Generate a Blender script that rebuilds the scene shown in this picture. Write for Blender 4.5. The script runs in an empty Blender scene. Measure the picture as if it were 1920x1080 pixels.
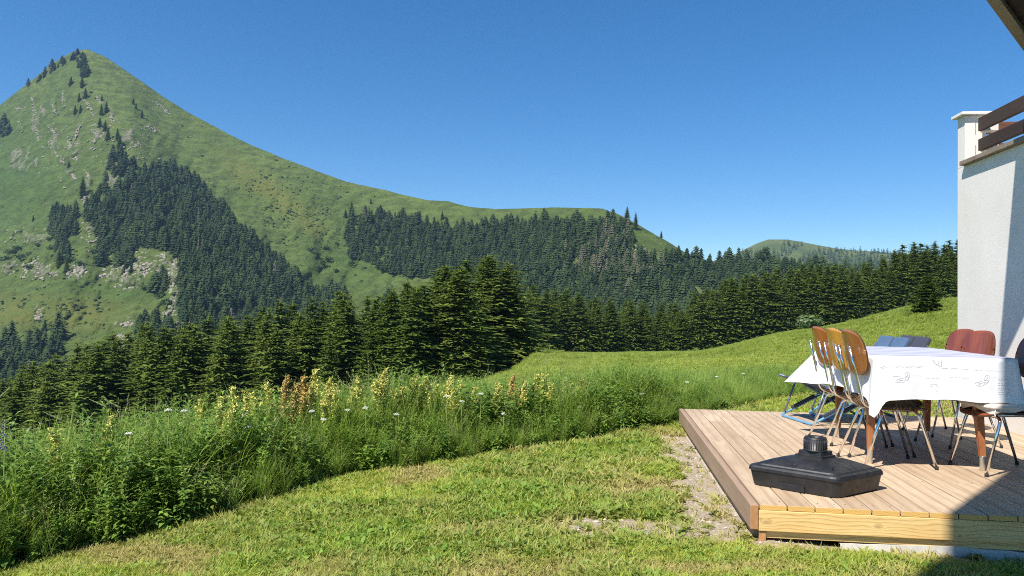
import bpy, bmesh, math, random
import numpy as np
from mathutils import Matrix, Vector, Euler

rnd = random.Random(7)
rng = np.random.default_rng(11)
scene = bpy.context.scene
COL = scene.collection

# ------------------------------------------------------------------ camera
F = 1400.0
CAM_Z = 1.03                    # z = 0 is the top of the wooden deck
cam_d = bpy.data.cameras.new("camera")
cam_d.sensor_width = 36.0
cam_d.lens = F / 1920 * 36.0
cam_d.clip_start = 0.05
cam_d.clip_end = 60000
cam = bpy.data.objects.new("camera", cam_d)
CAM_ROT = Matrix.Rotation(math.radians(90 + 1.43), 3, 'X') @ Matrix.Rotation(math.radians(0.86), 3, 'Z')
cam.matrix_world = Matrix.Translation((0, 0, CAM_Z)) @ CAM_ROT.to_4x4()
COL.objects.link(cam)
scene.camera = cam
CR = np.array(CAM_ROT)

# ------------------------------------------------------------------ light
SUN_AZ = math.radians(43.7)     # the light travels this far right of straight ahead
SUN_EL = math.radians(55.0)
world = bpy.data.worlds.new("World")
scene.world = world
world.use_nodes = True
wn = world.node_tree
bg = wn.nodes["Background"]
sky = wn.nodes.new("ShaderNodeTexSky")
sky.sky_type = 'NISHITA'
sky.sun_disc = False
sky.sun_elevation = SUN_EL
sky.sun_rotation = SUN_AZ + math.pi
sky.altitude = 1500
sky.air_density = 1.0
sky.dust_density = 0.0
sky.ozone_density = 3.8
bg.inputs[1].default_value = 0.100
hs_ = wn.nodes.new("ShaderNodeHueSaturation")
hs_.inputs["Saturation"].default_value = 1.31
wn.links.new(sky.outputs[0], hs_.inputs["Color"])
wn.links.new(hs_.outputs[0], bg.inputs[0])
sun_d = bpy.data.lights.new("sun", 'SUN')
sun_d.energy = 5.0
sun_d.angle = math.radians(0.53)
sun_d.color = (1.0, 0.955, 0.88)
sun = bpy.data.objects.new("sun", sun_d)
LDIR = Vector((math.sin(SUN_AZ) * math.cos(SUN_EL), math.cos(SUN_AZ) * math.cos(SUN_EL), -math.sin(SUN_EL)))
sun.rotation_euler = LDIR.to_track_quat('-Z', 'Y').to_euler()
sun.location = (-20, -20, 60)
COL.objects.link(sun)
scene.view_settings.view_transform = 'Standard'
scene.view_settings.look = 'None'
scene.view_settings.gamma = 1.0
scene.view_settings.exposure = 0.6
scene.view_settings.use_curve_mapping = False
scene.render.engine = 'CYCLES'
cy = scene.cycles
cy.max_bounces = 6
cy.diffuse_bounces = 2
cy.glossy_bounces = 3
cy.transmission_bounces = 3
cy.volume_bounces = 0
cy.transparent_max_bounces = 6
cy.use_denoising = False
cy.use_adaptive_sampling = False
cy.pixel_filter_type = 'BLACKMAN_HARRIS'
cy.filter_width = 1.05
cy.sample_clamp_indirect = 2.5

# ------------------------------------------------------------------ numeric helpers
def ray(x, y):
    """direction (X/Y, 1, Z/Y) seen at a photograph pixel"""
    x = np.asarray(x, float); y = np.asarray(y, float)
    d = np.stack(np.broadcast_arrays((x - 960) / F, -(y - 540) / F, -np.ones_like(x + y)), -1) @ CR.T
    return d / d[..., 1:2]

def at(x, y, Y):
    r = ray(x, y)
    return r * np.asarray(Y, float)[..., None] + np.array([0, 0, CAM_Z])

def px_of(s, sl):
    """image x,y for tan-azimuth s and slope sl"""
    d = np.stack(np.broadcast_arrays(s, 1.0, sl), -1) @ CR
    return 960 + F * d[..., 0] / -d[..., 2], 540 - F * d[..., 1] / -d[..., 2]

def hash2(ix, iy, seed):
    h = (ix.astype(np.int64) * 374761393 + iy.astype(np.int64) * 668265263 + seed * 1274126177) & 0x7fffffff
    h = ((h ^ (h >> 13)) * 1274126177) & 0x7fffffff
    return ((h ^ (h >> 16)) & 0xffff) / 65535.0

def vnoise(x, y, seed=0):
    x, y = np.broadcast_arrays(np.asarray(x, float), np.asarray(y, float))
    ix = np.floor(x); iy = np.floor(y)
    fx = x - ix; fy = y - iy
    fx = fx * fx * (3 - 2 * fx); fy = fy * fy * (3 - 2 * fy)
    a = hash2(ix, iy, seed); b = hash2(ix + 1, iy, seed)
    c = hash2(ix, iy + 1, seed); d = hash2(ix + 1, iy + 1, seed)
    return (a * (1 - fx) + b * fx) * (1 - fy) + (c * (1 - fx) + d * fx) * fy

def fbm(x, y, seed=0, octs=4):
    s = 0.0; a = 0.5
    for k in range(octs):
        s = s + a * vnoise(np.asarray(x) * 2 ** k, np.asarray(y) * 2 ** k, seed + k * 17)
        a *= 0.5
    return s / (1 - 0.5 ** octs)

def smooth(a, b, x):
    t = np.clip((np.asarray(x, float) - a) / (b - a), 0, 1)
    return t * t * (3 - 2 * t)

def inpoly(x, y, poly):
    x = np.asarray(x, float); y = np.asarray(y, float)
    c = np.zeros(np.broadcast(x, y).shape, bool)
    n = len(poly)
    for i in range(n):
        x1, y1 = poly[i]; x2, y2 = poly[(i + 1) % n]
        if y1 == y2:
            continue
        c ^= ((y1 > y) != (y2 > y)) & (x < (x2 - x1) * (y - y1) / (y2 - y1) + x1)
    return c

def mesh_np(name, V, Fc, smooth_shade=False):
    V = np.ascontiguousarray(V, np.float32).reshape(-1, 3)
    Fc = np.ascontiguousarray(Fc, np.int32)
    me = bpy.data.meshes.new(name)
    k = Fc.shape[1]
    me.vertices.add(len(V)); me.vertices.foreach_set("co", V.ravel())
    me.loops.add(Fc.size); me.loops.foreach_set("vertex_index", Fc.ravel())
    me.polygons.add(len(Fc))
    me.polygons.foreach_set("loop_start", np.arange(0, Fc.size, k, dtype=np.int32))
    me.polygons.foreach_set("loop_total", np.full(len(Fc), k, np.int32))
    if smooth_shade:
        me.polygons.foreach_set("use_smooth", np.ones(len(Fc), bool))
    me.update(calc_edges=True)
    return me

def fattr(me, name, arr, kind='FLOAT', domain='POINT'):
    a = me.attributes.new(name, kind, domain)
    key = {'FLOAT': 'value', 'INT': 'value', 'FLOAT_VECTOR': 'vector', 'FLOAT_COLOR': 'color'}[kind]
    a.data.foreach_set(key, np.ascontiguousarray(arr, np.int32 if kind == 'INT' else np.float32).ravel())

def grid_faces(nr, nc):
    i = np.arange((nr - 1) * (nc - 1)); r = i // (nc - 1); c = i % (nc - 1)
    a = r * nc + c
    return np.stack([a, a + 1, a + nc + 1, a + nc], 1)

# ------------------------------------------------------------------ object helpers
def tag(o, label=None, cat=None, group=None, kind=None):
    if label: o['label'] = label
    if cat: o['category'] = cat
    if group: o['group'] = group
    if kind: o['kind'] = kind
    return o

def obj(name, me, mt=None, parent=None, loc=None, rot=None):
    o = bpy.data.objects.new(name, me)
    COL.objects.link(o)
    if mt is not None and len(me.materials) == 0:
        me.materials.append(mt)
    if parent is not None: o.parent = parent
    if loc is not None: o.location = loc
    if rot is not None: o.rotation_euler = rot
    return o

def empty(name, loc=(0, 0, 0), rz=0.0):
    o = bpy.data.objects.new(name, None)
    COL.objects.link(o)
    o.location = loc; o.rotation_euler = (0, 0, rz)
    o.empty_display_size = 0.2
    return o

def copy_tree(o, parent=None):
    c = o.copy(); COL.objects.link(c); c.parent = parent
    for ch in list(o.children): copy_tree(ch, c)
    return c

class MB:
    """collects shapes into one bmesh"""
    def __init__(s): s.bm = bmesh.new()
    def box(s, x0, x1, y0, y1, z0, z1, bev=0.0, mi=0):
        vs = [s.bm.verts.new(p) for p in ((x0, y0, z0), (x1, y0, z0), (x1, y1, z0), (x0, y1, z0), (x0, y0, z1), (x1, y0, z1), (x1, y1, z1), (x0, y1, z1))]
        fs = [s.bm.faces.new([vs[i] for i in f]) for f in ((0, 3, 2, 1), (4, 5, 6, 7), (0, 1, 5, 4), (1, 2, 6, 5), (2, 3, 7, 6), (3, 0, 4, 7))]
        for f in fs: f.material_index = mi
        if bev > 0:
            es = list({e for f in fs for e in f.edges})
            bmesh.ops.bevel(s.bm, geom=es, offset=bev, segments=2, affect='EDGES', profile=0.6)
        return fs
    def tube(s, pts, r, n=8, closed=False, smoothed=True):
        pts = [Vector(p) for p in pts]
        rs = r if isinstance(r, (list, tuple)) else [r] * len(pts)
        rings = []
        up = Vector((0, 0, 1))
        prev = None
        for i, p in enumerate(pts):
            a = pts[i - 1] if i > 0 else (pts[-1] if closed else p)
            b = pts[i + 1] if i < len(pts) - 1 else (pts[0] if closed else p)
            t = (b - a).normalized()
            if prev is None:
                ref = up if abs(t.z) < 0.9 else Vector((1, 0, 0))
                u = t.cross(ref).normalized()
            else:
                u = (prev - t * prev.dot(t)).normalized()
            prev = u
            w = t.cross(u)
            rings.append([s.bm.verts.new(p + (u * math.cos(2 * math.pi * k / n) + w * math.sin(2 * math.pi * k / n)) * rs[i]) for k in range(n)])
        m = len(rings)
        for i in range(m if closed else m - 1):
            A, B = rings[i], rings[(i + 1) % m]
            for k in range(n):
                f = s.bm.faces.new((A[k], A[(k + 1) % n], B[(k + 1) % n], B[k])); f.smooth = smoothed
        if not closed:
            s.bm.faces.new(rings[0]); s.bm.faces.new(rings[-1][::-1])
    def lathe(s, prof, c=(0, 0, 0), n=24, cap=True):
        rings = [[s.bm.verts.new((c[0] + r * math.cos(2 * math.pi * k / n), c[1] + r * math.sin(2 * math.pi * k / n), c[2] + z)) for k in range(n)] for r, z in prof]
        for A, B in zip(rings, rings[1:]):
            for k in range(n):
                f = s.bm.faces.new((A[k], A[(k + 1) % n], B[(k + 1) % n], B[k])); f.smooth = True
        if cap:
            s.bm.faces.new(rings[0][::-1]); s.bm.faces.new(rings[-1])
    def loft(s, loops, cap=True, smoothed=False):
        rings = [[s.bm.verts.new(p) for p in L] for L in loops]
        n = len(rings[0])
        for A, B in zip(rings, rings[1:]):
            for k in range(n):
                f = s.bm.faces.new((A[k], A[(k + 1) % n], B[(k + 1) % n], B[k])); f.smooth = smoothed
        if cap:
            s.bm.faces.new(rings[0][::-1]); s.bm.faces.new(rings[-1])
    def prism(s, poly, z0, z1):
        s.loft([[(x, y, z0) for x, y in poly], [(x, y, z1) for x, y in poly]])
    def build(s, name, mt, parent=None, **k):
        bmesh.ops.recalc_face_normals(s.bm, faces=s.bm.faces)
        me = bpy.data.meshes.new(name); s.bm.to_mesh(me); s.bm.free()
        for m in (mt if isinstance(mt, (list, tuple)) else [mt]): me.materials.append(m)
        return obj(name, me, None, parent, **k)

def bend(pts, rad=0.04, seg=5):
    """rounds the corners of a polyline"""
    pts = [Vector(p) for p in pts]
    out = [pts[0]]
    for i in range(1, len(pts) - 1):
        a, b, c = pts[i - 1], pts[i], pts[i + 1]
        d1 = (a - b); d2 = (c - b)
        r = min(rad, d1.length * 0.48, d2.length * 0.48)
        p0 = b + d1.normalized() * r; p2 = b + d2.normalized() * r
        for k in range(seg + 1):
            t = k / seg
            out.append(p0 * (1 - t) ** 2 + b * 2 * t * (1 - t) + p2 * t * t)
    out.append(pts[-1])
    return out

# ------------------------------------------------------------------ material helpers
class NT:
    def __init__(s, name, rough=0.6, spec=0.3):
        s.m = bpy.data.materials.new(name); s.m.use_nodes = True
        s.t = s.m.node_tree; s.b = s.t.nodes["Principled BSDF"]
        s.out = s.t.nodes["Material Output"]
        s.b.inputs["Roughness"].default_value = rough
        s.b.inputs["Specular IOR Level"].default_value = spec
    def n(s, kind, **k):
        nd = s.t.nodes.new(kind)
        for a, v in k.items(): setattr(nd, a, v)
        return nd
    def put(s, sock, v):
        if isinstance(v, bpy.types.NodeSocket): s.t.links.new(v, sock)
        elif v is not None:
            if hasattr(sock.default_value, '__len__') and not hasattr(v, '__len__'): v = (v,) * len(sock.default_value)
            if hasattr(sock.default_value, '__len__') and len(sock.default_value) == 4 and len(v) == 3: v = (*v, 1)
            sock.default_value = v
    def math(s, op, a, b=None, c=None, clamp=False):
        nd = s.n("ShaderNodeMath", operation=op, use_clamp=clamp)
        for i, v in enumerate((a, b, c)):
            if v is not None: s.put(nd.inputs[i], v)
        return nd.outputs[0]
    def vmath(s, op, a, b=None):
        nd = s.n("ShaderNodeVectorMath", operation=op)
        s.put(nd.inputs[0], a)
        if b is not None: s.put(nd.inputs[1], b)
        return nd.outputs[0]
    def mix(s, f, a, b, blend='MIX'):
        nd = s.n("ShaderNodeMix", data_type='RGBA', blend_type=blend)
        s.put(nd.inputs[0], f); s.put(nd.inputs[6], a); s.put(nd.inputs[7], b)
        return nd.outputs[2]
    def noise(s, vec, scale, detail=4, rough=0.55, dist=0.0, col=False):
        nd = s.n("ShaderNodeTexNoise")
        if vec is not None: s.t.links.new(vec, nd.inputs["Vector"])
        nd.inputs["Scale"].default_value = scale; nd.inputs["Detail"].default_value = detail
        nd.inputs["Roughness"].default_value = rough; nd.inputs["Distortion"].default_value = dist
        return nd.outputs[1 if col else 0]
    def ramp(s, f, stops):
        nd = s.n("ShaderNodeValToRGB"); s.put(nd.inputs[0], f)
        e = nd.color_ramp.elements
        while len(e) < len(stops): e.new(0.5)
        for k, (p, c) in enumerate(stops):
            e[k].position = p
            e[k].color = (c, c, c, 1) if not hasattr(c, '__len__') else (*c, 1)
        return nd.outputs[0]
    def rng(s, f, a, b, c=0.0, d=1.0, clamp=True):
        nd = s.n("ShaderNodeMapRange", clamp=clamp)
        for i, v in enumerate((f, a, b, c, d)): s.put(nd.inputs[i], v)
        return nd.outputs[0]
    def attr(s, name, kind='GEOMETRY'):
        return s.n("ShaderNodeAttribute", attribute_name=name, attribute_type=kind)
    def obj(s): return s.n("ShaderNodeTexCoord").outputs["Object"]
    def pos(s): return s.n("ShaderNodeNewGeometry").outputs["Position"]
    def scale(s, v, xyz):
        nd = s.n("ShaderNodeMapping"); s.t.links.new(v, nd.inputs[0]); nd.inputs["Scale"].default_value = xyz
        return nd.outputs[0]
    def bump(s, h, strength=0.3, dist=0.02):
        nd = s.n("ShaderNodeBump"); nd.inputs["Strength"].default_value = strength; nd.inputs["Distance"].default_value = dist
        s.put(nd.inputs["Height"], h); s.t.links.new(nd.outputs[0], s.b.inputs["Normal"])
    def col(s, c): s.put(s.b.inputs["Base Color"], c)

def plain(name, c, rough=0.5, metal=0.0, spec=0.4, var=0.12, vs=8.0, bump=0.0, bs=200.0):
    t = NT(name, rough, spec)
    t.b.inputs["Metallic"].default_value = metal
    p = t.obj()
    f = t.noise(p, vs, 5)
    t.col(t.mix(t.rng(f, 0.3, 0.7), tuple(x * (1 - var) for x in c), tuple(min(1, x * (1 + var)) for x in c)))
    t.put(t.b.inputs["Roughness"], t.rng(t.noise(p, vs * 3, 3), 0.2, 0.8, max(0.02, rough - 0.08), min(1, rough + 0.1)))
    if bump: t.bump(t.noise(p, bs, 3), bump, 0.002)
    return t.m

def leaf_mat(name, dark, light, tint_kind='INSTANCER', trans=0.35, rough=0.55, spec=0.25, extra=None):
    """foliage: diffuse with light passing through; colour varies by instance or by tree"""
    t = NT(name, rough, spec)
    if tint_kind == 'RANDOM':
        f = t.n("ShaderNodeObjectInfo").outputs["Random"]
    else:
        f = t.attr("tint", tint_kind).outputs["Fac"]
    c = t.mix(f, dark, light)
    va = t.attr("shade", 'GEOMETRY').outputs["Fac"]       # per-leaf variation of the leaf's own colour
    c = t.mix(t.rng(va, 0, 1, 0.0, 0.55), c, tuple(min(1, x * 2.0) for x in light))
    if extra is not None:
        c = t.mix(t.attr("dry", tint_kind).outputs["Fac"], c, extra)
    t.col(c)
    tr = t.n("ShaderNodeBsdfTranslucent"); t.put(tr.inputs[0], t.mix(0.5, c, t.mix(1.0, c, (1.3, 1.5, 0.5), 'MULTIPLY')))
    ms = t.n("ShaderNodeMixShader"); ms.inputs[0].default_value = trans
    t.t.links.new(t.b.outputs[0], ms.inputs[1]); t.t.links.new(tr.outputs[0], ms.inputs[2])
    t.t.links.new(ms.outputs[0], t.out.inputs[0])
    return t.m

# ------------------------------------------------------------------ the lie of the land
# lawn: level by the deck, falling gently to the left; beyond its edge the hillside drops to the valley
def lawn_z(X, Y):
    return -0.205 + 0.05 * np.minimum(np.asarray(X) - 1.2, 0.0) - 0.03 * np.clip(np.asarray(X) - 1.4, 0.0, 2.0) + 0.0 * np.asarray(Y)

def lawn_hit(x, y):
    r = ray(x, y); Y = 5.0
    for _ in range(30):
        Y = float((lawn_z(r[0] * Y, Y) - CAM_Z) / r[2])
    return (float(r[0] * Y), Y)

EDGE = [(-7.0, 0.5), (-4.2, 1.7)] + [lawn_hit(*p) for p in ((-120, 1110), (0, 1072), (200, 1028), (400, 975), (640, 900), (880, 862), (1100, 832), (1270, 798), (1390, 762), (1500, 742))]
EDGE += [(EDGE[-1][0] + 2.2, EDGE[-1][1] + 1.0), (11, 12.6), (20, 12.0)]
LAWN_POLY = EDGE + [(20, -12), (-7, -12)]

def edge_dist(X, Y):
    X = np.asarray(X, float); Y = np.asarray(Y, float)
    d = np.full(np.broadcast(X, Y).shape, 1e9)
    for (x1, y1), (x2, y2) in zip(EDGE, EDGE[1:]):
        dx, dy = x2 - x1, y2 - y1
        t = np.clip(((X - x1) * dx + (Y - y1) * dy) / (dx * dx + dy * dy), 0, 1)
        d = np.minimum(d, np.hypot(X - x1 - t * dx, Y - y1 - t * dy))
    return np.where(inpoly(X, Y, LAWN_POLY), -d, d)

COLS = {
    -1400: [(1, -.3), (4, -.6), (10, -3.5), (30, -12), (100, -34), (200, -50), (600, -90)],
    -300: [(1, -.3), (4, -.6), (10, -2.6), (30, -10), (100, -30), (200, -45), (600, -85)],
    0: [(1, -.3), (4, -.5), (8, -1.5), (20, -6), (60, -18), (150, -33), (300, -52), (600, -78)],
    400: [(5, -.4), (10, -1.3), (20, -4.2), (60, -13), (120, -21), (160, -27), (300, -46), (600, -78)],
    700: [(6, -.3), (10, -.9), (20, -2.8), (60, -8.5), (105, -13.0), (160, -19), (300, -36), (600, -76)],
    850: [(7, -.3), (12, -.85), (25, -2.5), (60, -6.0), (100, -10.4), (160, -16), (300, -31), (600, -72)],
    950: [(7, -.3), (12, -.7), (25, -1.6), (60, -4.6), (118, -8.8), (160, -12.4), (300, -25), (600, -70)],
    1010: [(8, -.3), (14, -.6), (25, -1.25), (60, -3.5), (100, -5.3), (165, -8.2), (200, -10.5), (300, -19), (600, -66)],
    1100: [(9, -.3), (14, -.5), (25, -1.2), (60, -3.5), (100, -5.5), (200, -10.9), (265, -14.7), (330, -20), (600, -62)],
    1300: [(11, -.25), (25, -.95), (60, -3.1), (100, -5.1), (200, -10.0), (265, -13.6), (330, -19), (600, -55)],
    1500: [(12, -.22), (14, -.28), (25, -.75), (60, -1.7), (100, -2.4), (200, -4.2), (265, -5.4), (330, -9), (600, -45)],
    1795: [(13, -.22), (25, -.15), (60, .5), (100, 1.6), (180, 4.6), (265, 6.6), (330, 6), (600, -25)],
    2400: [(13, -.2), (25, .5), (60, 2.5), (100, 5), (180, 10), (265, 14), (330, 15), (600, 5)],
    3400: [(13, -.2), (25, 1.0), (60, 4), (100, 8), (180, 15), (265, 20), (330, 24), (600, 20)],
}
_ck = sorted(COLS)
_cs = np.array([(k - 960) / F for k in _ck])
_LY = np.log(np.geomspace(1.0, 640.0, 160))
_CT = np.array([np.interp(_LY, [math.log(a) for a, _ in COLS[k]], [b for _, b in COLS[k]]) for k in _ck])
for _ in range(2):                                    # smooth along the depth
    _CT[:, 1:-1] = (_CT[:, :-2] + 2 * _CT[:, 1:-1] + _CT[:, 2:]) / 4

def hill_z(X, Y):
    Y = np.maximum(np.asarray(Y, float), 1.0); s = np.asarray(X, float) / Y
    s = np.clip(s, _cs[0], _cs[-1] - 1e-6)
    ly = np.log(np.clip(Y, 1.0, 639.0)); fi = (ly - _LY[0]) / (_LY[1] - _LY[0]); i = np.clip(fi.astype(int), 0, len(_LY) - 2); f = fi - i
    j = np.clip(np.searchsorted(_cs, s, side='right') - 1, 0, len(_cs) - 2)
    g = (s - _cs[j]) / (_cs[j + 1] - _cs[j]); g = g * g * (3 - 2 * g) * 0.5 + g * 0.5
    a = _CT[j, i] * (1 - f) + _CT[j, i + 1] * f
    b = _CT[j + 1, i] * (1 - f) + _CT[j + 1, i + 1] * f
    return a * (1 - g) + b * g

def ground_z(X, Y, rough=True):
    X = np.asarray(X, float); Y = np.asarray(Y, float)
    db = edge_dist(X, Y)
    w = smooth(0.0, 4.0, db)
    z = lawn_z(X, Y) * (1 - w) + hill_z(X, Y) * w - 0.14 * smooth(0, 1.2, db) * (1 - w)
    if rough:
        z = z + (fbm(X * 0.35, Y * 0.35, 3, 3) - 0.5) * 0.22 * w + (fbm(X * .05, Y * .05, 8, 3) - .5) * smooth(20, 80, Y) * .9
        z = z + (fbm(X * 2.2, Y * 2.2, 5, 3) - 0.5) * 0.03
    return z

DECK_O = Vector((1.322, 3.99, 0.0))
DECK_RZ = -math.radians(7.1)
cA, sA = math.cos(DECK_RZ), math.sin(DECK_RZ)
def to_vu(X, Y):
    dx = np.asarray(X) - DECK_O.x; dy = np.asarray(Y) - DECK_O.y
    return dx * cA + dy * sA, -dx * sA + dy * cA
def from_vu(v, u): return (DECK_O.x + v * cA - u * sA, DECK_O.y + v * sA + u * cA)
DECK_W, DECK_L = 2.80, 3.80

def dirt_mask(X, Y):
    v, u = to_vu(X, Y)
    n = fbm(np.asarray(X) * 4, np.asarray(Y) * 4, 21, 4) - .5
    side = smooth(-.40, -.24, v + n * .45) * (v < .08) * smooth(-.05, .2, u + n * .3) * smooth(3.5, 3.1, u)
    band = smooth(.27, .10, np.abs(u - .16 + n * .35 + .08 * v)) * smooth(-1.5, -.9, v) * (v < -.1) * 1.0
    front = smooth(-.22, -.08, u + n * .2) * (u < .05) * (v > -.1) * .7
    spot = smooth(.58, .70, fbm(np.asarray(X) * 1.3 + 7, np.asarray(Y) * 1.6, 33, 4)) * .62
    spot2 = smooth(.5, .1, np.hypot((np.asarray(X) + .15) * 1.0, (np.asarray(Y) - 4.35) * 2.2) + n * .8) * .7
    return np.clip(np.maximum.reduce([side, band, front, spot, spot2]), 0, 1)

# ------------------------------------------------------------------ ground sheets
def meadow_material():
    t = NT("meadow_grass", 0.85, 0.1)
    p = t.pos()
    big = t.noise(p, 0.045, 5); mid = t.noise(p, 0.5, 5); fine = t.noise(p, 3.2, 6, 0.65)
    c = t.mix(t.rng(big, .35, .65), (.165, .215, .03), (.24, .28, .05))
    c = t.mix(t.rng(mid, .35, .7, 0, .6), c, (.11, .19, .024))
    c = t.mix(t.rng(fine, .42, .62, 0, .85), c, (.05, .10, .014))
    c = t.mix(t.rng(t.noise(p, 7.0, 3), .6, .72, 0, .5), c, (.30, .33, .09))
    t.col(c)
    t.bump(t.math('ADD', fine, mid), 0.9, 0.35)
    return t.m

def build_hillside():
    ss = np.concatenate([np.linspace(-1.7, -.72, 60), np.linspace(-.71, .72, 360), np.linspace(.74, 1.7, 50)])
    Ys = np.geomspace(0.6, 620, 250)
    S, YY = np.meshgrid(ss, Ys)
    X = S * YY
    Z = ground_z(X, YY)
    Z = np.where(edge_dist(X, YY) < 0.05, Z - .03, Z)
    Zc = Z.copy()
    me = mesh_np("hillside", np.stack([X, YY, Zc], -1), grid_faces(len(Ys), len(ss)), True)
    o = obj("hillside_meadow", me, meadow_material())
    tag(o, kind='structure', label='green meadow sloping from the weeds down to the spruce wood')

def soil_material():
    t = NT("lawn_soil", 0.95, 0.1)
    p = t.pos(); d = t.attr("dirt").outputs["Fac"]
    f1 = t.noise(p, 9, 6, .6); f2 = t.noise(p, 90, 5, .7)
    thatch = t.mix(t.rng(f1, .35, .65), (.16, .15, .045), (.27, .235, .09))
    thatch = t.mix(t.rng(f2, .4, .65, 0, .7), thatch, (.09, .085, .03))
    grit = t.mix(t.rng(f2, .35, .7), (.28, .22, .15), (.56, .47, .36))
    grit = t.mix(t.rng(t.noise(p, 30, 5), .5, .7, 0, .5), grit, (.24, .19, .12))
    t.col(t.mix(t.rng(d, .25, .6), thatch, grit))
    t.bump(t.math('ADD', f2, t.math('MULTIPLY', f1, 2.0)), 0.9, 0.012)
    return t.m

def build_lawn():
    xs = np.arange(-5.5, 8.0, 0.05); ys = np.arange(1.2, 13.5, 0.05)
    X, Y = np.meshgrid(xs, ys)
    Z = ground_z(X, Y) + .006
    d = dirt_mask(X, Y)
    Z = Z + d * (fbm(X * 12, Y * 12, 41, 3) - .5) * .03
    Fc = grid_faces(len(ys), len(xs))
    db = edge_dist(X, Y).ravel()
    keep = (db[Fc] < 0.06).all(1)
    v, u = to_vu(X, Y)
    ind = ((v > .1) & (v < 2.7) & (u > .12) & (u < 3.7)).ravel()
    keep &= ~ind[Fc].all(1)
    Fc = Fc[keep]
    used = np.unique(Fc); remap = np.zeros(X.size, np.int32); remap[used] = np.arange(len(used))
    V = np.stack([X.ravel(), Y.ravel(), Z.ravel()], 1)[used]
    me = mesh_np("lawn", V, remap[Fc], True)
    fattr(me, "dirt", d.ravel()[used])
    o = obj("lawn_ground", me, soil_material())
    tag(o, kind='structure', label='mown yellow green lawn with bare patches left of the deck')

build_hillside()
build_lawn()

# ------------------------------------------------------------------ the mountain
RIDGE = [(-900, 470), (-500, 440), (-200, 330), (-60, 232), (0, 197), (50, 158), (100, 118), (135, 97), (165, 92), (200, 108), (250, 142), (300, 177), (350, 209), (400, 236), (450, 262), (500, 284), (550, 304), (600, 323), (650, 341), (720, 356), (760, 366), (800, 375), (840, 377), (880, 388), (930, 392), (1000, 390), (1050, 389), (1130, 391), (1160, 402), (1200, 423), (1250, 452), (1290, 476), (1330, 490), (1370, 488), (1400, 490), (1450, 500), (1560, 508), (1640, 514), (1800, 520), (2300, 520), (3000, 500)]
RX = np.array([a for a, _ in RIDGE], float); RY = np.array([b for _, b in RIDGE], float)
def ridge_y(x): return np.interp(x, RX, RY)
def ridge_D(x): return np.interp(x, [-900, 165, 700, 1130, 1250, 1640, 3000], [2100, 1850, 1550, 1180, 1080, 900, 900])
def base_z(x): return np.interp(x, [-900, 900, 1300, 1640, 2300, 3000], [-95, -76, -58, -42, -20, 0])
YB = 560.0
def base_y(x):
    r = ray(x, np.full_like(np.asarray(x, float), 600.0))
    hor = 600 + (r[..., 2]) * F                        # row where the slope is level
    return hor - (base_z(x) - CAM_Z) / YB * F

def spur_x(y): return np.interp(y, [90, 180, 280, 400, 600, 760], [165, 178, 228, 300, 350, 380])

def mtn_depth(x, y):
    yb = base_y(x); yr = ridge_y(x)
    t = np.clip((yb - y) / (yb - yr), 0, 1)
    D = YB + (ridge_D(x) - YB) * t
    env = np.sin(np.pi * t) ** .7
    D = D - 95 * env * np.exp(-((x - spur_x(y)) / 95.) ** 2)
    D = D - 60 * env * np.exp(-((x - np.interp(y, [390, 480, 600], [1190, 1235, 1290])) / 70.) ** 2)
    D = D + env * ((fbm(x / 130., y / 230., 51, 4) - .5) * 190 + (fbm(x / 38., y / 60., 52, 3) - .5) * 34)
    return D, t

def rock_mask(x, y):
    E = [(67, 225, 12, 45), (82, 208, 9, 16), (101, 200, 9, 18), (119, 188, 6, 20), (100, 268, 14, 34), (131, 273, 6, 12), (111, 296, 14, 18), (141, 288, 10, 10), (134, 328, 12, 10), (166, 350, 9, 30), (185, 250, 22, 22), (242, 256, 26, 30), (37, 236, 12, 14), (172, 430, 20, 34), (240, 440, 12, 20), (75, 505, 40, 26), (143, 510, 24, 16), (232, 520, 48, 30), (306, 500, 36, 26), (328, 545, 12, 52), (240, 605, 26, 12), (72, 585, 16, 20), (225, 638, 14, 14), (418, 588, 10, 14), (440, 596, 8, 12), (1187, 482, 26, 30), (1222, 512, 26, 20), (1280, 520, 30, 26), (330, 610, 18, 26), (60, 445, 46, 22), (16, 500, 22, 26), (1120, 520, 40, 30), (40, 300, 40, 40), (215, 330, 30, 40)]
    m = np.zeros(np.broadcast(x, y).shape)
    for cx, cy_, rx, ry in E:
        m = np.maximum(m, np.exp(-(((x - cx) / rx) ** 2 + ((y - cy_) / ry) ** 2) * 1.1))
    streak = fbm(x / 7. + y / 30., y / 14., 61, 4)
    return smooth(.30, .75, m * .75 + (streak - .5) * .9)

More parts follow.
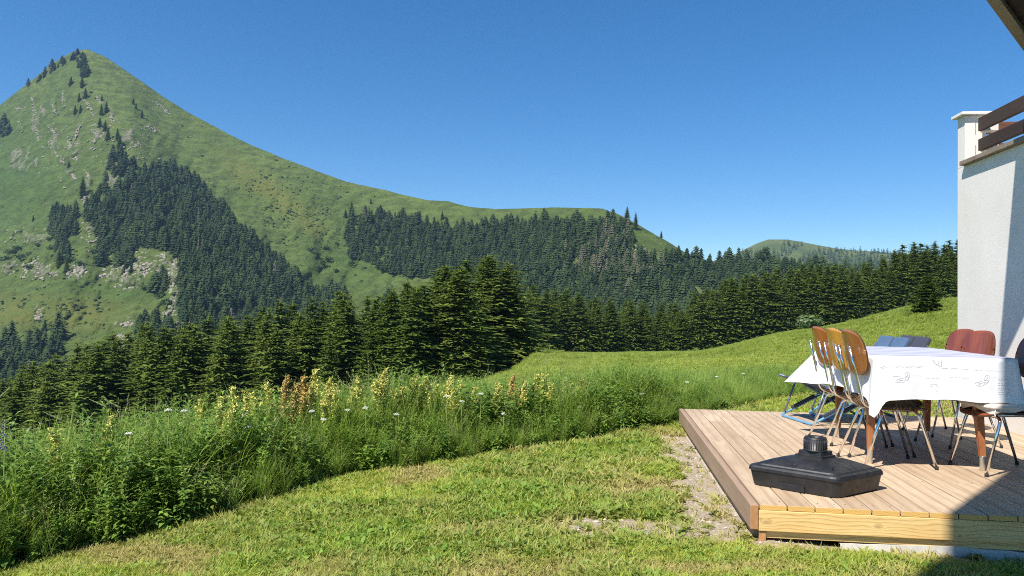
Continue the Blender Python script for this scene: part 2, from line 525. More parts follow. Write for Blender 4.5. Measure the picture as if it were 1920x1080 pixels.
def build_mountain():
    xs = np.concatenate([np.arange(-900, -60, 12.0), np.arange(-60, 1700, 3.2), np.arange(1700, 3001, 20.0)])
    tt = np.linspace(0, 1, 330)
    X, T = np.meshgrid(xs, tt)
    yb = base_y(X); yr = ridge_y(X) + (fbm(X / 22., X * 0, 71, 3) - .5) * 1.6
    Yp = yb + (yr - yb) * T
    D, t = mtn_depth(X, Yp)
    rk = rock_mask(X, Yp)
    D = D - rk * (fbm(X / 5., Yp / 5., 62, 3)) * 14
    D = D + np.sin(np.pi * T) ** .5 * ((fbm(X / 14. + Yp / 30., Yp / 22., 63, 3) - .5) * 26 + (fbm(X / 5., Yp / 5., 64, 2) - .5) * 7)
    P = at(X, Yp, D)
    # the far side of the ridge falls away again
    back = []
    last = P[-1]; dirv = last[:, :2] / np.linalg.norm(last[:, :2], axis=1, keepdims=True)
    for k in range(1, 9):
        q = last.copy(); q[:, :2] += dirv * (70 * k); q[:, 2] -= 6 * k * k * .9 + 8 * k
        back.append(q)
    P = np.concatenate([P, np.array(back)], 0)
    pad = lambda a: np.concatenate([a, np.repeat(a[-1:], 8, 0)], 0)
    me = mesh_np("mountain", P, grid_faces(P.shape[0], P.shape[1]), True)
    g = lambda cx, cy_, rx, ry, rot=0: np.exp(-((((X - cx) * math.cos(rot) + (Yp - cy_) * math.sin(rot)) / rx) ** 2 + ((-(X - cx) * math.sin(rot) + (Yp - cy_) * math.cos(rot)) / ry) ** 2))
    yel = np.maximum.reduce([g(510, 360, 120, 26, .62), g(575, 415, 60, 22, .5) * .9, g(25, 590, 60, 32), g(140, 590, 80, 36), g(60, 560, 120, 14) * .6, g(440, 300, 90, 20, .6) * .5])
    lush = np.maximum.reduce([g(20, 350, 120, 110) * .9, g(650, 480, 110, 60) * .7, g(200, 545, 200, 20) * .6])
    path = np.exp(-((X - np.interp(Yp, [478, 500, 520, 545, 560], [1246, 1262, 1278, 1312, 1340])) / np.interp(Yp, [478, 560], [5, 12])) ** 2) * ((Yp > 476) & (Yp < 565) & (X > 1200) & (X < 1380))
    fattr(me, "rock", pad(rk).ravel()); fattr(me, "yellow", pad(yel).ravel()); fattr(me, "lush", pad(lush).ravel()); fattr(me, "path", pad(path).ravel())
    m = NT("mountain_grass", 0.9, 0.1)
    p = m.pos()
    big = m.noise(p, .006, 6, .6); mid = m.noise(m.scale(p, (1, 1, 2.2)), .035, 6, .65); fine = m.noise(m.scale(p, (1, 1, 2.5)), .16, 6, .7)
    c = m.mix(m.rng(big, .35, .65), (.112, .165, .034), (.160, .208, .048))
    c = m.mix(m.rng(m.attr("lush").outputs["Fac"], 0, 1, 0, .8), c, (.072, .145, .028))
    c = m.mix(m.rng(mid, .40, .60, 0, .7), c, (.055, .082, .020))
    c = m.mix(m.rng(m.math('MULTIPLY', m.attr("yellow").outputs["Fac"], m.rng(mid, .3, .6)), .1, .8, 0, .62), c, (.20, .195, .035))
    c = m.mix(m.rng(m.noise(m.scale(p, (1, 1, 1.5)), .09, 3), .60, .68, 0, .5), c, (.05, .075, .02))
    c = m.mix(m.rng(fine, .5, .72, 0, .7), c, (.17, .185, .085))
    c = m.mix(m.rng(m.attr("path").outputs["Fac"], .3, .8), c, (.17, .23, .06))
    rockc = m.mix(m.rng(m.noise(p, .25, 5, .7), .35, .65), (.13, .12, .09), (.38, .345, .26))
    st = m.noise(m.scale(p, (.11, .11, .035)), 1.0, 5, .7, .3)
    edge = m.math('ADD', m.math('MULTIPLY', m.attr("rock").outputs["Fac"], .75), m.math('MULTIPLY', m.math('SUBTRACT', st, .5), 3.4))
    c = m.mix(m.math('MULTIPLY', m.rng(edge, .62, .80, 0, .85), m.rng(m.attr("rock").outputs["Fac"], .02, .15)), c, rockc)
    tiny = m.noise(p, .22, 3, .6)
    c = m.mix(m.math('MULTIPLY', m.rng(tiny, .70, .74), m.rng(m.noise(p, .012, 4), .45, .6)), c, (.035, .06, .018))
    m.col(c)
    m.bump(m.math('ADD', mid, fine), 0.9, 9.0)
    o = obj("mountain", me, m.m)
    tag(o, kind='structure', label='grassy pointed mountain with pale rock outcrops')

build_mountain()

HILL = [(1200, 515), (1300, 500), (1375, 478), (1395, 468), (1420, 456), (1440, 449), (1475, 449), (1500, 453), (1530, 459), (1570, 466), (1600, 469), (1660, 473), (1750, 479), (1900, 488), (2200, 500)]
def hill2(x, y):
    yr = np.interp(x, [a for a, _ in HILL], [b for _, b in HILL])
    t = np.clip((560 - y) / (560 - yr), 0, 1)
    D = 1900 + 1500 * t + np.sin(np.pi * t) * ((fbm(x / 60., y / 60., 81, 4) - .5) * 500)
    return D, t

def build_far_hill():
    xs = np.arange(1200, 2201, 4.0); tt = np.linspace(0, 1, 60)
    X, T = np.meshgrid(xs, tt)
    yr = np.interp(X, [a for a, _ in HILL], [b for _, b in HILL])
    Yp = 560 + (yr - 560) * T
    D, _ = hill2(X, Yp)
    P = at(X, Yp, D)
    last = P[-1]; back = []
    for k in range(1, 6):
        q = last.copy(); q[:, 1] += 150 * k; q[:, 2] -= 10 * k * k + 12 * k; back.append(q)
    P = np.concatenate([P, np.array(back)], 0)
    me = mesh_np("far_hill", P, grid_faces(P.shape[0], P.shape[1]), True)
    m = NT("far_hill_grass", 0.9, 0.1); p = m.pos()
    c = m.mix(m.rng(m.noise(p, .004, 5), .4, .6), (.075, .10, .030), (.12, .14, .040))
    c = m.mix(m.rng(m.noise(p, .03, 5), .45, .7, 0, .5), c, (.07, .09, .025))
    m.col(c); m.bump(m.noise(p, .03, 5), .5, 12)
    tag(obj("far_hill", me, m.m), kind='structure', label='low rounded hill far off right of the mountain')

build_far_hill()

def build_valley_floor():
    m = NT("valley_floor", .9, .1); m.col(m.mix(m.rng(m.noise(m.pos(), .01, 5), .4, .6), (.05, .08, .02), (.09, .13, .03)))
    R = 30000
    me = mesh_np("valley_floor", [(-R, -R, -150), (R, -R, -150), (R, R, -150), (-R, R, -150)], [(0, 1, 2, 3)])
    tag(obj("valley_floor", me, m.m), kind='structure', label='wide valley floor hidden below the hillside')
build_valley_floor()

# ------------------------------------------------------------------ spruces
BARK = plain("spruce_bark", (.10, .07, .05), .9, vs=3)
NEEDLE = leaf_mat("spruce_needles", (.074, .118, .018), (.142, .182, .034), 'RANDOM', trans=.28, rough=.7, spec=.1)
NEEDLE_FAR = leaf_mat("far_spruce_needles", (.012, .026, .012), (.050, .074, .026), 'GEOMETRY', trans=.10, rough=.8, spec=.05)
NEEDLE_DRY = leaf_mat("dry_spruce_needles", (.062, .066, .040), (.105, .105, .062), 'GEOMETRY', trans=.10, rough=.8, spec=.05)

def spruce_crown(seed, layers=36, fat=.205, base=.05, ragged=1.0):
    """unit-height spruce crown made of drooping needle fans; returns verts, tris, shade"""
    r = random.Random(seed); V = []; T = []; S = []
    lean = r.uniform(0, 6.28)
    for li in range(layers):
        h = base + (1 - base) * (li / layers) ** .93
        R = fat * ((1 - h) ** .58) * r.uniform(.86, 1.1) + .006
        if h < .12: R *= .75 + 2 * h
        nb = max(5, int(6 + 5 * (1 - h)))
        a0 = r.uniform(0, 6.28)
        for b in range(nb):
            az = a0 + b * 2 * math.pi / nb + r.uniform(-.4, .4)
            L = R * r.uniform(.70, 1.15) * (1 + .12 * math.cos(az - lean)) * (1 + (ragged - 1) * r.uniform(-.3, .4))
            hz = h + r.uniform(-.034, .026)
            ca, sa = math.cos(az), math.sin(az)
            drop = L * r.uniform(.45, .85) * (1 - .6 * h)
            seg = 5 if L > .05 else 3
            sh = r.uniform(0, .5)
            prev = None
            for k in range(seg + 1):
                t = k / seg
                z = hz - drop * t * (1.4 - .6 * t) + (.012 if k == seg else 0) + .015 * math.sin(t * 3.1)
                x = L * t
                w = L * (.36 * math.sin(min(1, t * 1.15 + .15) * math.pi) ** .8 + .03) * r.uniform(.7, 1.2) + .004
                p = (ca * x, sa * x, z)
                l = (ca * (x - w * .25) - sa * w, sa * (x - w * .25) + ca * w, z - w * r.uniform(.25, .75))
                q = (ca * (x - w * .25) + sa * w, sa * (x - w * .25) - ca * w, z - w * r.uniform(.25, .75))
                hang = (ca * (x + .004), sa * (x + .004), z - w * r.uniform(.5, 1.1))
                i = len(V); V += [p, l, q, hang]; S += [sh + .3 * t, sh + .5, sh + .5, sh]
                if prev is not None:
                    T += [(prev, i, i + 1), (prev, i + 2, i)]
                    if r.random() < .8: T.append((prev, i + 3, i))
                    if r.random() < .5: T.append((i, prev + 1, i + 1))
                    if r.random() < .5: T.append((i, i + 2, prev + 2))
                prev = i
    i = len(V)
    V += [(0, 0, 1.02), (.007, 0, .94), (-.004, .006, .94), (-.004, -.006, .94)]; S += [.5] * 4
    T += [(i, i + 1, i + 2), (i, i + 2, i + 3), (i, i + 3, i + 1)]
    return np.array(V), np.array(T), np.array(S)

def spruce_meshes(n=7):
    out = []
    for k in range(n):
        V, T, S = spruce_crown(100 + k, layers=34 + (k % 3) * 4, fat=(.17, .2, .225, .19, .24, .18, .21)[k % 7], base=(.03, .05, .02, .07, .03, .05, .04)[k % 7], ragged=1 + .4 * (k % 2))
        me = mesh_np("spruce_crown_%d" % k, V, T); fattr(me, "shade", S * .6); me.materials.append(NEEDLE)
        mb = MB(); mb.tube([(0, 0, -.06), (0.002, 0, .4), (0, .001, .97)], [.016, .009, .002], 7)
        bmesh.ops.recalc_face_normals(mb.bm, faces=mb.bm.faces)
        tm = bpy.data.meshes.new("spruce_trunk_%d" % k); mb.bm.to_mesh(tm); mb.bm.free(); tm.materials.append(BARK)
        out.append((me, tm))
    return out
SPRUCE = spruce_meshes()

def spruce(x, y, z, H, label, group=None, wide=1.0, k=None):
    k = rnd.randrange(len(SPRUCE)) if k is None else k
    root = empty("spruce_tree", (x, y, z), rnd.uniform(0, 6.28))
    root.scale = (H * wide, H * wide, H)
    tag(root, label, "tree", group)
    obj("crown", SPRUCE[k][0], None, root)
    obj("trunk", SPRUCE[k][1], None, root)
    return root

def ground_at(x, Y):
    s = (x - 960) / F
    return s * Y, Y, float(ground_z(s * Y, Y))

def hor(x): return 575 + (x - 960) * .015
TOPA = [(-60, 735), (0, 722), (50, 698), (100, 682), (150, 655), (200, 640), (250, 628), (300, 612), (350, 612), (400, 608), (450, 606), (500, 588), (530, 572), (600, 576), (650, 556), (700, 568), (740, 545), (790, 528), (830, 516), (870, 503), (900, 494), (940, 494), (965, 518), (985, 590)]
FRONT = [(-60, 150), (0, 142), (300, 122), (600, 112), (760, 103), (850, 101), (900, 108), (950, 119), (985, 132)]
placed = []
for row, off in enumerate((0, 5, 10, 16, 24, 34, 46)):
    x = -50 + rnd.uniform(0, 30)
    while x < 978 - (row > 2) * 20:
        Y = np.interp(x, *zip(*FRONT)) + off + rnd.uniform(-1.5, 1.5)
        gx, gy, gz = ground_at(x, Y)
        yt = np.interp(x, *zip(*TOPA)) - 16 + abs(rnd.gauss(0, 13 if x < 830 else 5)) + (rnd.uniform(0, 90) if row == 0 else rnd.uniform(0, 24) if row < 3 else 0)
        H = (CAM_Z + (hor(x) - yt) / F * Y) - gz
        H = min(max(H, 7), 27)
        placed.append((gx, gy, gz, H, "A"))
        x += (5.4 if row < 4 else 6.4) * (1.15 if row == 0 else 1) * rnd.uniform(.75, 1.3) / Y * F * (1.0 if x > 600 else 1.25)
TOPB = [(985, 548), (1020, 560), (1060, 558), (1100, 566), (1150, 578), (1200, 580), (1250, 588), (1290, 570), (1350, 545), (1400, 528), (1450, 518), (1500, 512), (1560, 508), (1600, 520), (1640, 500), (1660, 490), (1700, 474), (1750, 470), (1800, 468), (1900, 465)]
for row, off in enumerate((0, 8, 18, 30)):
    x = 990 + rnd.uniform(0, 14)
    while x < 1830:
        Y = np.interp(x, [980, 1010, 1060, 2000], [225, 245, 266, 268]) + off + rnd.uniform(-2, 2)
        gx, gy, gz = ground_at(x, Y)
        yt = np.interp(x, *zip(*TOPB)) - 20 + abs(rnd.gauss(0, 10)) + (rnd.uniform(0, 20) if row == 0 else 0)
        H = (CAM_Z + (hor(x) - yt) / F * Y) - gz
        H = min(max(H, 8), 27)
        placed.append((gx, gy, gz, H, "C" if x > 1640 else "B"))
        x += 6.1 * rnd.uniform(.7, 1.3) / Y * F
LAB = {"A": ("dark green spruce in the near wood left of the meadow", "spruces of the near wood left of the meadow"),
       "B": ("spruce in the row closing off the far edge of the meadow", "spruces along the far edge of the meadow"),
       "C": ("tall spruce in the wood between meadow crest and white house wall", "spruces in the wood beside the house wall")}
def wood_label(gx, gy, zn):
    x = 960 + F * gx / gy
    if zn == "A":
        for lim, a in ((330, "at the left end of the near wood under the rocky slope"), (640, "in the near wood under the main mountain wood"), (835, "of the near wood just left of the big dense clump"), (1100, "in the big dense clump at the meadow's left corner")):
            if x < lim: break
    elif zn == "B":
        for lim, a in ((1200, "along the meadow's far edge right beside the dense clump"), (1450, "along the meadow's far edge below the greyish dying trees"), (2000, "along the meadow's rising edge behind the table chairs")):
            if x < lim: break
    else: a = "between the meadow crest and the white house wall"
    return "dark green spruce " + a, "spruces " + a
for gx, gy, gz, H, zn in placed:
    spruce(gx, gy, gz, H, *wood_label(gx, gy, zn), wide=rnd.uniform(1.45, 1.95) * ((1.12 if gx / gy < -.09 else 1.4) if zn == "A" else 1.05))
NEAR_COUNT = len(placed)

def solve_ground(x, y, lo=15, hi=262):
    """depth at which the hillside shows at that pixel"""
    Ys = np.linspace(lo, hi, 500); s = (x - 960) / F
    z = ground_z(s * Ys, Ys)
    yy = hor(x) - (z - CAM_Z) / Ys * F
    i = int(np.argmin(np.abs(yy - y)))
    return s * Ys[i], float(Ys[i]), float(z[i])

p = solve_ground(1741, 590, 60)
spruce(*p, (590 - 528) / F * p[1] + .8, "small lone bushy spruce standing out on the meadow crest before the wood", wide=2.7, k=2)

# ------------------------------------------------------------------ woods on the mountain
def far_tree(seed, layers=9, spikes=7, fat=.17):
    r = random.Random(seed); V = []; T = []; S = []
    for li in range(layers):
        h = .02 + li / layers * .9
        R = fat * (1 - h) ** .8 * r.uniform(.85, 1.2) + .01
        top = h + .20 * (1 - h * .4)
        a0 = r.uniform(0, 6.28); c = len(V); V.append((0, 0, min(1, top))); S.append(.25)
        ids = []
        for k in range(spikes * 2):
            a = a0 + math.pi * k / spikes
            rr = R * (r.uniform(.9, 1.25) if k % 2 == 0 else r.uniform(.45, .7))
            V.append((rr * math.cos(a), rr * math.sin(a), h + (r.uniform(-.03, 0) if k % 2 == 0 else .03))); S.append(r.uniform(0, .6))
            ids.append(len(V) - 1)
        for k in range(len(ids)): T.append((c, ids[k], ids[(k + 1) % len(ids)]))
    return np.array(V), np.array(T), np.array(S)
FARP = [far_tree(k, 9, 6, .15 + .02 * (k % 4)) for k in range(8)]
FARC = [far_tree(k + 50, 4, 4, .22) for k in range(4)]

def join_trees(name, P, H, wide, protos, mt, label, drymask=None):
    Vs = []; Ts = []; Ss = []; Tn = []; n = 0
    kk = rng.integers(0, len(protos), len(P)); ang = rng.uniform(0, 6.28, len(P))
    tn = rng.uniform(0, 1, len(P))
    for k, (V, T, S) in enumerate(protos):
        ix = np.nonzero(kk == k)[0]
        if len(ix) == 0: continue
        c = np.cos(ang[ix])[:, None]; s = np.sin(ang[ix])[:, None]
        x = (V[None, :, 0] * c - V[None, :, 1] * s) * (H[ix] * wide[ix])[:, None] + P[ix, 0:1]
        y = (V[None, :, 0] * s + V[None, :, 1] * c) * (H[ix] * wide[ix])[:, None] + P[ix, 1:2]
        z = V[None, :, 2] * H[ix][:, None] + P[ix, 2:3] - .5
        Vs.append(np.stack([x, y, z], -1).reshape(-1, 3))
        Ts.append((T[None] + (n + np.arange(len(ix)) * len(V))[:, None, None]).reshape(-1, 3))
        Ss.append(np.tile(S, len(ix))); Tn.append(np.repeat(tn[ix], len(V)))
        n += len(V) * len(ix)
    me = mesh_np(name, np.concatenate(Vs), np.concatenate(Ts))
    fattr(me, "shade", np.concatenate(Ss) * .6); fattr(me, "tint", np.concatenate(Tn))
    o = obj(name, me, mt)
    tag(o, label, kind='stuff')
    return o

def fill(poly, dx=7.5, dy=6.0, thin=0.0, seed=0):
    xs = [a for a, _ in poly]; ys = [b for _, b in poly]
    X, Y = np.meshgrid(np.arange(min(xs), max(xs), dx), np.arange(min(ys), max(ys), dy))
    X = X + rng.uniform(-.6, .6, X.shape) * dx; Y = Y + rng.uniform(-.6, .6, Y.shape) * dy
    k = inpoly(X, Y, poly) & (rng.random(X.shape) >= thin)
    return X[k], Y[k]

F1 = [(206, 292), (232, 297), (262, 320), (300, 312), (342, 318), (382, 360), (412, 380), (452, 425), (500, 472), (540, 505), (580, 538), (618, 556), (655, 575), (655, 640), (340, 640), (338, 520), (325, 472), (290, 470), (262, 462), (248, 492), (222, 520), (215, 480), (185, 446), (160, 410), (160, 385), (192, 352)]
F2 = [(96, 400), (130, 388), (148, 412), (150, 432), (134, 470), (128, 500), (112, 500), (94, 440)]
F3 = [(652, 420), (700, 402), (735, 404), (775, 412), (800, 425), (850, 432), (890, 434), (920, 424), (960, 420), (1030, 424), (1100, 424), (1148, 420), (1172, 430), (1186, 452), (1200, 480), (1240, 500), (1275, 520), (1300, 545), (1310, 640), (960, 640), (900, 560), (830, 524), (760, 520), (700, 500), (655, 482), (648, 445)]
F4 = [(1252, 476), (1300, 492), (1370, 498), (1450, 505), (1560, 514), (1660, 522), (1700, 600), (1340, 600), (1320, 545), (1275, 515)]
F5 = [(-60, 650), (0, 650), (35, 635), (65, 615), (95, 615), (118, 640), (135, 665), (150, 700), (150, 780), (-60, 790)]
F6 = [(560, 556), (640, 556), (655, 570), (660, 640), (560, 640)]
F7 = [(718, 560), (735, 552), (744, 575), (742, 590), (716, 588)]
F8 = [(-30, 232), (4, 232), (22, 246), (6, 262), (-30, 270)]
F9 = [(180, 468), (200, 470), (202, 502), (184, 500)]
F10 = [(225, 488), (248, 486), (250, 520), (226, 520)]
F11 = [(282, 530), (312, 528), (312, 552), (284, 552)]
F12 = [(258, 614), (290, 606), (320, 612), (330, 640), (262, 640)]
G1 = [(50, 160), (100, 122), (146, 99), (152, 104), (104, 132), (54, 172)]
G2 = [(140, 112), (158, 104), (166, 125), (168, 145), (158, 152), (142, 130)]
sets = [(F1, 8, 6.0, 0), (F2, 8, 7, 0), (F3, 8, 5.4, 0), (F4, 8, 6, 0), (F5, 15, 11, 0), (F6, 9, 7, 0), (F7, 8, 7, 0), (F8, 8, 7, 0), (F9, 7, 6, 0), (F10, 7, 6, 0), (F11, 7, 6, 0), (F12, 9, 8, .3), (G1, 6, 6, .1), (G2, 5.5, 6, 0)]
AX = []; AY = []
for P_, dx, dy, th in sets:
    a, b = fill(P_, dx, dy, th); AX.append(a); AY.append(b)
AX = np.concatenate(AX); AY = np.concatenate(AY)
AY = np.maximum(AY, ridge_y(AX) + 2)
# clearings and cliff gaps
gap = (fbm(AX / 16., AY / 12., 95, 3) < .37) & (rng.random(AX.shape) < .55)
gap |= np.exp(-(((AX - 325) / 9) ** 2 + ((AY - 405) / 12) ** 2)) > .4
gap |= (rock_mask(AX, AY) > .5) & (rng.random(AX.shape) < .75)
gap |= (np.abs(AX - np.interp(AY, [478, 500, 520, 545, 560], [1246, 1262, 1278, 1312, 1340])) < 9) & (AY > 474) & (AY < 560)
AX, AY = AX[~gap], AY[~gap]
D, _t = mtn_depth(AX, AY)
PP = at(AX, AY, D)
HH = np.clip(rng.normal(21, 6.5, len(AX)) * (.8 + .4 * fbm(AX / 30., AY / 30., 96, 2)), 8, 36) * np.interp(D, [500, 1700], [.85, 1.0])
HH[(AX < 170) & (AY < 175)] *= .8
dry = (np.exp(-(((AX - 1170) / 110) ** 2 + ((AY - 500) / 70) ** 2)) * rng.random(len(AX)) > .42) | (rng.random(len(AX)) < .006)
wd = rng.uniform(1.5, 2.3, len(AX))
join_trees("mountain_spruce_wood", PP[~dry], HH[~dry], wd[~dry], FARP, NEEDLE_FAR, "dark spruce woods covering the mountain's lower slopes")
join_trees("dying_spruce_wood", PP[dry], HH[dry], wd[dry] * .7, FARP, NEEDLE_DRY, "greyish brown dying spruces scattered through the wood on the rocky spur")

a, b = fill([(1300, 512), (1380, 480), (1400, 470), (1470, 455), (1530, 462), (1600, 470), (1800, 482), (1800, 560), (1300, 560)], 6, 4.5)
keep = (fbm(a / 34., b / 16., 91, 3) > .38) | (b > 492) | ((a > 1560) & (b > 472))
keep &= ~((np.abs((a - 1512) + (b - 470) * 1.6) < 16) & (b < 490)) & ~((b < 472) & (a > 1395) & (a < 1465))
a, b = a[keep], b[keep]
D2, _ = hill2(a, b); P2 = at(a, b, D2)
join_trees("far_hill_wood", P2, rng.uniform(16, 30, len(a)), rng.uniform(1.1, 1.6, len(a)), FARC, NEEDLE_FAR, "hazy woods on the distant rounded hill")
# boulders and low scrub on the open slopes
def lump(seed, flat=.6, n=6):
    r = random.Random(seed); V = [(0, 0, flat)]; S = [.6]
    for z_, q in ((.25, 1.0), (-.3, 1.0)):
        for k in range(n):
            a = 6.283 * k / n + r.uniform(-.3, .3); s = q * r.uniform(.6, 1.1) * .5; V.append((s * math.cos(a), s * math.sin(a), z_ + r.uniform(-.1, .15))); S.append(r.random())
    T = [(0, 1 + k, 1 + (k + 1) % n) for k in range(n)]
    for k in range(n):
        a, b = 1 + k, 1 + (k + 1) % n; T += [(a, a + n, b), (b, a + n, b + n)]
    return np.array(V), np.array(T), np.array(S)
LUMPS = [lump(k) for k in range(6)]
STREAKS = [[(61, 182), (64, 205), (68, 232), (74, 267)], [(78, 197), (85, 219)], [(95, 190), (104, 208), (107, 213)], [(118, 175), (122, 200)], [(96, 238), (104, 255), (95, 278)], [(104, 282), (112, 300), (120, 308)], [(130, 264), (134, 280)], [(126, 318), (134, 326), (141, 334)], [(160, 320), (170, 335), (165, 352), (158, 380)], [(176, 235), (181, 258), (176, 268)], [(190, 240), (194, 262)], [(222, 232), (228, 226)], [(240, 250), (256, 240)], [(250, 275), (262, 268)], [(180, 178), (190, 195)], [(160, 188), (178, 216)], [(108, 250), (100, 268)], [(140, 290), (145, 300)], [(36, 228), (42, 246)], [(30, 205), (44, 200)], [(150, 235), (140, 262)], [(208, 200), (212, 228)], [(290, 190), (320, 215)], [(270, 235), (295, 245)]]
bx = []; by = []
for st in STREAKS:
    for (x0, y0), (x1, y1) in zip(st, st[1:]):
        n = max(4, int(math.hypot(x1 - x0, y1 - y0) * 1.5)); t_ = rng.random(n)
        bx += list(x0 + (x1 - x0) * t_ + rng.normal(0, 1.6, n)); by += list(y0 + (y1 - y0) * t_ + rng.normal(0, 1.5, n))
for cx, cy_, rx, ry, n in ((70, 503, 26, 18, 130), (143, 510, 17, 11, 90), (222, 520, 30, 20, 150), (262, 500, 40, 26, 190), (306, 500, 26, 22, 160), (326, 535, 7, 45, 150), (240, 603, 18, 8, 60), (72, 585, 9, 14, 50), (226, 637, 12, 10, 60), (418, 588, 7, 10, 30), (440, 598, 6, 9, 26), (172, 430, 14, 26, 110), (236, 442, 7, 12, 40), (1187, 482, 20, 26, 120), (1222, 512, 18, 18, 90), (1130, 510, 30, 36, 90), (60, 440, 40, 18, 60), (14, 500, 12, 22, 50), (120, 280, 60, 60, 130), (230, 270, 45, 40, 90), (318, 600, 14, 18, 60), (1262, 505, 8, 14, 30)):
    bx += list(rng.normal(cx, rx * .55, n)); by += list(rng.normal(cy_, ry * .55, n))
bx, by = np.array(bx), np.array(by); k_ = by > ridge_y(bx) + 3; bx, by = bx[k_], by[k_]
D3, _ = mtn_depth(bx, by); P3 = at(bx, by, D3)
ROCKM = NT("boulder_rock", .9, .1); ROCKM.col(ROCKM.mix(ROCKM.attr("shade").outputs["Fac"], (.19, .17, .13), (.43, .39, .31))); ROCKM = ROCKM.m
join_trees("mountain_boulders", P3, rng.uniform(1.2, 4.2, len(bx)), rng.uniform(.9, 2.2, len(bx)), LUMPS, ROCKM, "pale limestone boulders and outcrops strewn over the mountain")
sx_ = np.concatenate([rng.normal(575, 40, 320), rng.normal(500, 70, 260), rng.uniform(150, 1150, 420), rng.normal(30, 70, 130), rng.normal(140, 50, 160), rng.uniform(600, 780, 110), rng.normal(120, 60, 150)])
sy_ = np.concatenate([rng.normal(415, 22, 320), rng.normal(355, 28, 260), rng.uniform(120, 520, 420), rng.normal(590, 26, 130), rng.normal(588, 24, 160), rng.uniform(440, 540, 110), rng.normal(470, 30, 150)])
k_ = (sy_ > ridge_y(sx_) + 3) & (sx_ > -40)
for P_ in (F1, F3, F2): k_ &= ~inpoly(sx_, sy_, P_)
sx_, sy_ = sx_[k_], sy_[k_]
D3, _ = mtn_depth(sx_, sy_); P3 = at(sx_, sy_, D3)
join_trees("mountain_scrub", P3, rng.uniform(1.0, 3.2, len(sx_)), rng.uniform(1.2, 2.6, len(sx_)), LUMPS, NEEDLE_FAR, "low dark scrub dotted over the mountain pastures")
# single trees on the open slopes
SINGLE = [((133, 160), 22, "spruce just left of the tree clump under the mountain top"), ((154, 163), 26, "largest spruce of the clump under the mountain top"),
          ((148, 190), 20, "left spruce of the pair below the summit clump"), ((160, 184), 24, "right spruce of the pair below the summit clump"),
          ((141, 213), 20, "left one of two small spruces among the rock streaks"), ((151, 211), 19, "right one of two small spruces among the rock streaks"),
          ((191, 189), 15, "small isolated spruce high on the open slope"), ((190, 214), 22, "left spruce of the pair halfway down the spur"), ((199, 210), 24, "right spruce of the pair halfway down the spur"),
          ((250, 195), 15, "upper spruce of three on the bare right flank"), ((255, 205), 16, "middle spruce of three on the bare right flank"), ((266, 220), 18, "lowest spruce of three on the bare right flank"),
          ((187, 240), 24, "spruce heading the string of trees down the spur"), ((197, 246), 24, "second spruce in the string of trees down the spur"), ((202, 262), 26, "third spruce in the string of trees down the spur"),
          ((220, 262), 24, "fourth spruce in the string of trees down the spur"), ((224, 278), 28, "lowest spruce in the string of trees down the spur"),
          ((648, 408), 18, "small spruce at the upper left corner of the middle wood"), ((659, 408), 32, "taller spruce at the upper left corner of the middle wood"),
          ((829, 412), 18, "lone spruce above the middle wood on the open ridge slope"), ((695, 382), 12, "tiny spruce above the middle wood near the ridge"),
          ((1176, 419), 26, "left spruce of the pair on the ridge shoulder"), ((1192, 430), 26, "right spruce of the pair on the ridge shoulder"), ((1240, 445), 10, "tiny tree on the skyline right of the ridge shoulder"),
          ((62, 415), 12, "small spruce in the scrubby grass left of the dark clump"), ((129, 316), 16, "small spruce below the rock streaks on the left face"), ((155, 366), 34, "tall spruce at the top left corner of the main mountain wood"), ((110, 500), 26, "spruce hanging at the lower tip of the left dark clump"), ((125, 512), 24, "lowest spruce below the left dark clump")]
for (x, y), h, lab in SINGLE:
    dd, _ = mtn_depth(np.array(float(x)), np.array(float(y))); q = at(float(x), float(y), dd)
    spruce(q[0], q[1], q[2] - .5, h, lab, wide=1.5)

# round bushes
def bush_mesh(seed, n=260, mt=None):
    r = random.Random(seed); V = []; T = []; S = []
    lobes = [(r.uniform(-.28, .28), r.uniform(-.28, .28), r.uniform(.25, .6), r.uniform(.24, .4)) for _ in range(7)]
    for _ in range(n):
        lx, ly, lz, lr = r.choice(lobes)
        d = Vector((r.gauss(0, 1), r.gauss(0, 1), r.gauss(0, 1))).normalized() * lr * r.uniform(.7, 1.05)
        c = Vector((lx, ly, lz)) + d; c.z = max(c.z, .02)
        a = Vector((r.gauss(0, 1), r.gauss(0, 1), r.gauss(0, .7))).normalized() * .085; b = a.cross(d).normalized() * .07
        i = len(V); V += [c - a - b, c + a - b * .3, c + a * .2 + b, c - a + b * .6]; s = r.random(); S += [s] * 4
        T += [(i, i + 1, i + 2), (i, i + 2, i + 3)]
    me = mesh_np("bush", np.array([tuple(v) for v in V]), np.array(T)); fattr(me, "shade", np.array(S) * .5)
    me.materials.append(mt); return me
BUSH_L = leaf_mat("bush_leaves", (.035, .065, .018), (.06, .10, .025), 'RANDOM', trans=.2)
BUSH_P = leaf_mat("pale_bush_leaves", (.10, .15, .05), (.15, .20, .08), 'RANDOM', trans=.25)
bm3 = [bush_mesh(k, 170, BUSH_L) for k in range(4)]
BUSHES = [(583, 472, 9), (596, 480, 10), (612, 468, 10), (617, 491, 11), (605, 496, 10), (633, 459, 7), (631, 511, 9), (661, 498, 12), (683, 507, 8), (706, 499, 12), (722, 511, 17), (735, 512, 9), (20, 478, 14), (40, 488, 13), (8, 492, 15), (32, 470, 12), (55, 480, 10), (95, 452, 10), (70, 462, 9), (190, 492, 18), (177, 478, 13), (130, 490, 14), (240, 500, 13), (40, 438, 9), (300, 560, 12), (312, 575, 13), (55, 505, 11), (150, 498, 10), (95, 470, 12), (270, 545, 9)]
